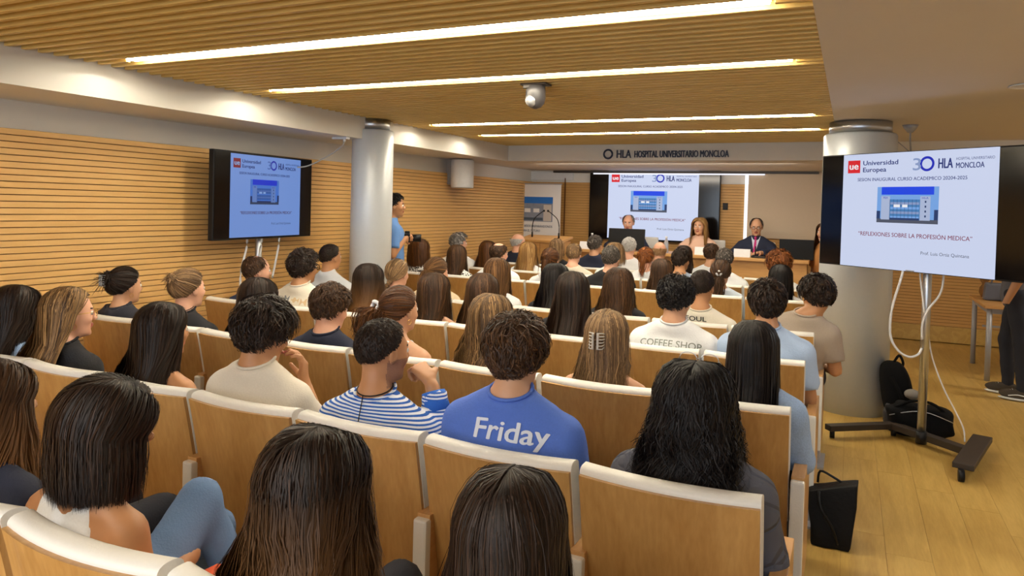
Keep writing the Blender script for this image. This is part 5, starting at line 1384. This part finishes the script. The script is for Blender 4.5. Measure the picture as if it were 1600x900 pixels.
# front row
person('P58', 7, -1.47, 1.22, 'person in white shirt with short chestnut hair, front row', 'm', ('short', 'brown', dict(l=.03, lift=.008, messy=.4)), ('tee', whitec), 'n')
person('P57', 7, -1.79, 1.18, 'person in black with long dark hair, front row', 'f', ('long', 'dark', dict(L=.42, flare=1.3)), ('long', blackc), 'n')
person('P56', 7, -2.08, 1.22, 'bald person in white shirt, front row', 'm', ('ring', 'bald', dict(el=10)), ('tee', whitec), 'p')
person('P53', 7, -2.46, 1.25, 'person with white hair and white shirt before the black monitor', 'm', ('short', 'white', dict(l=.025, lift=.007, messy=.4)), ('tee', whitec), 'p')
person('P50', 7, -2.90, 1.255, 'person in dark suit with wavy grey-black hair, front row', 'm', ('short', 'salt', dict(l=.035, lift=.01, messy=.6)), ('suit', suitn), 'n', yaw=-20)
person('P51', 7, -3.42, 1.19, 'person with grey-blonde hair half clipped up before the lectern', 'f', ('claw', 'ash', dict(L=.30)), ('tee', blackc), 'p')
person('P52', 7, -3.97, 1.24, 'bald person in dark suit before the roll-up banner', 'm', ('ring', 'white', dict(el=12)), ('suit', suitn), 'p', yaw=-30)

# the three speakers face the audience: built facing +y, then turned round
def collar_and_tie(tie):
    def f(g, t, top):
        y = g.chest[1] + .125; zc = g.nb[2]
        mb = MB(); bm = mb.bm
        bv = BVHTree.FromPolygons([v.co for v in top.vertices], [list(p.vertices) for p in top.polygons])
        def at(x, z, o):
            h = bv.ray_cast(Vector((x, 1.0, z)), Vector((0, -1, 0))); return Vector((x, (h[0].y if h[0] else y) + o, z))
        n = 10
        L = [[at(sx * (.055 * (1 - i / n) + .004), zc + .035 - .24 * i / n, .004) for i in range(n + 1)] for sx in (-1, 1)]
        for i in range(n): mb.poly([L[0][i], L[1][i], L[1][i + 1], L[0][i + 1]])
        mb.ob('shirt_front', W['shirtfront'], t)
        if tie:
            mb = MB(); n = 8
            L = [[at(sx * (.010 + .014 * i / n), zc + .01 - .22 * i / n, .010) for i in range(n + 1)] for sx in (-1, 1)]
            for i in range(n): mb.poly([L[0][i], L[1][i], L[1][i + 1], L[0][i + 1]])
            mb.ball(at(0, zc + .015, .012), .017, 10, scale=(1, .6, 1)); mb.ob('tie', tie, t)
    return f
W['shirtfront'] = plain('shirt_white', (206, 214, 232), .8)
def speaker(key, x, zc, label, sex, hair, top, skin, yaw=0, pitch=0, **k):
    wl_ = np.array([-.09, .50, .83]); wr_ = np.array([.09, .50, .83])
    hs = [hand_prims(wl_, (.6, .75, .0), (0, 0, -1), -1, .7), hand_prims(wr_, (-.6, .75, .0), (0, 0, -1), 1, .7)]
    t, g = person(key, -1, 0, zc, label, sex, hair, top, skin, yaw=yaw, pitch=pitch, near=True, y=0, group='speakers at the table', floor=.24,
                  pose=dict(ell=(-.27, .30, .80), elr=(.27, .30, .80), wrl=wl_, wrr=wr_), hands=hs, **k)
    t.rotation_euler = (0, 0, PI); t.location = (x, 10.30, .24)
    return t, g
speaker('S1', -2.90, 1.51, 'grey-haired person in navy suit behind the black monitor, looking down', 'm', ('ring', 'grey', dict(el=52)), ('suit', suitn), 'p', yaw=6, pitch=-10, extra=collar_and_tie(navy_c))
speaker('S2', -1.89, 1.50, 'person with long blonde hair and blush blouse at the table', 'f', ('long', 'blonde', dict(L=.44, thick=.028, wave=.010, n=3000, span=116, flare=1.15)), ('tee', pinkc), 'n', yaw=-6)
speaker('S3', -1.14, 1.515, 'person in navy suit and magenta tie, glasses, looking down', 'm', ('ring', 'salt', dict(el=58)), ('suit', suitn), 'n', yaw=4, pitch=-12, extra=both(collar_and_tie(plain('magenta_tie', (190, 40, 120), .6)), glasses(W['black'], .002)))

# standing people
def stander(x, y, zc, rz, label, sex, hair, topk, mat, trous, skin='n', pose=None, yaw=0, pitch=0, shoe=None, step=.0, seed=5, hands=None, extra=None):
    t = tag(empty('person', (x, y, 0), rz), label, 'person')
    g = Fig(zc, sex, yaw=yaw, pitch=pitch, hy=.22, stand=True, pose=pose)
    hs = hands or [hand_prims(g.wr[i], (0, .25, -1), (sx * -1, 0, 0), sx, .5) for i, sx in enumerate((-1, 1))]
    link('body', build_body(g, .013, hs, .008, zmin=g.shz - .50, skin=skin), t); eyes(g, t)
    top = build_top(g, mat, topk, .016, seed); link('top', top, t)
    hm = make_hair(g, hair, seed, .5); link('hair', hm, t)
    zp = g.pel[2]
    F = Field(axis_grid(-.3, .3, .02, []), axis_grid(.0, .5, .02, []), axis_grid(.05, zp + .1, .02, []))
    F.cap((-.06, .215, zp), (.06, .215, zp), .115, k=.05, sy=.9)
    for i, sx in enumerate((-1, 1)):
        F.cap((sx * .085, .215, zp - .05), (sx * .10, .225 + step * sx, zp * .54), .085, .062, k=.03); F.cap((sx * .10, .225 + step * sx, zp * .54), (sx * .11, .20 + step * sx, .10), .060, .048, k=.02)
    F.bumps(.003, 30, seed); pm_ = F.mesh('trousers', [trous]); link('trousers', pm_, t)
    for sx in (-1, 1):
        s = empty('shoe', (sx * .11, .25 + step * sx, 0), 0, t)
        mb = MB().ball((0, 0, .055), .05, 16, scale=(.92, 2.5, .95))
        for v in mb.bm.verts:
            if v.co.z < .02: v.co.z = .02
            if v.co.y < -.02 and v.co.z > .05: v.co.z += .02
        mb.ob('upper', shoe or W['black_matt'], s)
        mb = MB().ball((0, 0, .016), .052, 18, scale=(.98, 2.5, .30)); mb.ob('sole', W['white_plastic'] if shoe else W['black'], s)
        if shoe:
            MB().tube([(sx * .046, -.09, .05), (sx * .049, -.02, .06), (sx * .045, .05, .045)], .005, 6).ob('side_stripe', W['white_plastic'], s)
            mb = MB()
            for k in range(4): mb.tube([(-.022, .02 + k * .018, .098 - k * .006), (.022, .026 + k * .018, .098 - k * .006)], .003, 6, sub=1)
            mb.ob('laces', W['white_plastic'], s)
    if extra: extra(g, t, top)
    return t, g
wl9 = np.array([-.07, .33, 1.23]); wr9 = np.array([.08, .33, 1.23])
stander(-4.37, 5.94, 1.69, -1.0, 'person in blue shirt holding a camera, half hidden by the slim column', 'm', ('short', 'black', dict(l=.03)), 'tee', F_('sky_shirt', (96, 140, 206)), F_('cloth_d', (40, 44, 60)), 't',
        pose=dict(ell=(-.22, .22, 1.08), elr=(.22, .22, 1.08), wrl=wl9, wrr=wr9), hands=[hand_prims(wl9, (.4, .5, .1), (.6, -.4, 0), -1, .9), hand_prims(wr9, (-.4, .5, .1), (-.6, -.4, 0), 1, .9)])
t = tag(empty('photo_camera', (-4.07, 6.13, 1.24), -1.0), 'black photo camera held by the person beside the slim column', 'camera')
MB().box((0, 0, 0), (.13, .06, .09), bev=.012).box((0, 0, .055), (.05, .05, .03), bev=.008).ob('camera_body', W['black'], t); MB().cyl((0, .03, 0), (0, .14, 0), .036, .04, 24).ob('lens', W['black'], t)
stander(1.57, 7.66, 1.74, 1.35, 'person standing at the side table in dark trousers and sneakers', 'm', ('short', 'dark', dict(l=.04)), 'tee', F_('grey_shirt', (96, 96, 104)), F_('dark_jeans', (34, 36, 46)), 't',
        shoe=F_('sneaker', (70, 62, 52)), step=.06)
stander(-.13, 9.75, 1.50, 2.4, 'person with auburn hair standing beyond the television edge', 'f', ('long', 'auburn', dict(L=.44)), 'tee', F_('ochre_top', (190, 130, 70)), F_('cloth_g', (120, 112, 104)), 'n', seed=8)
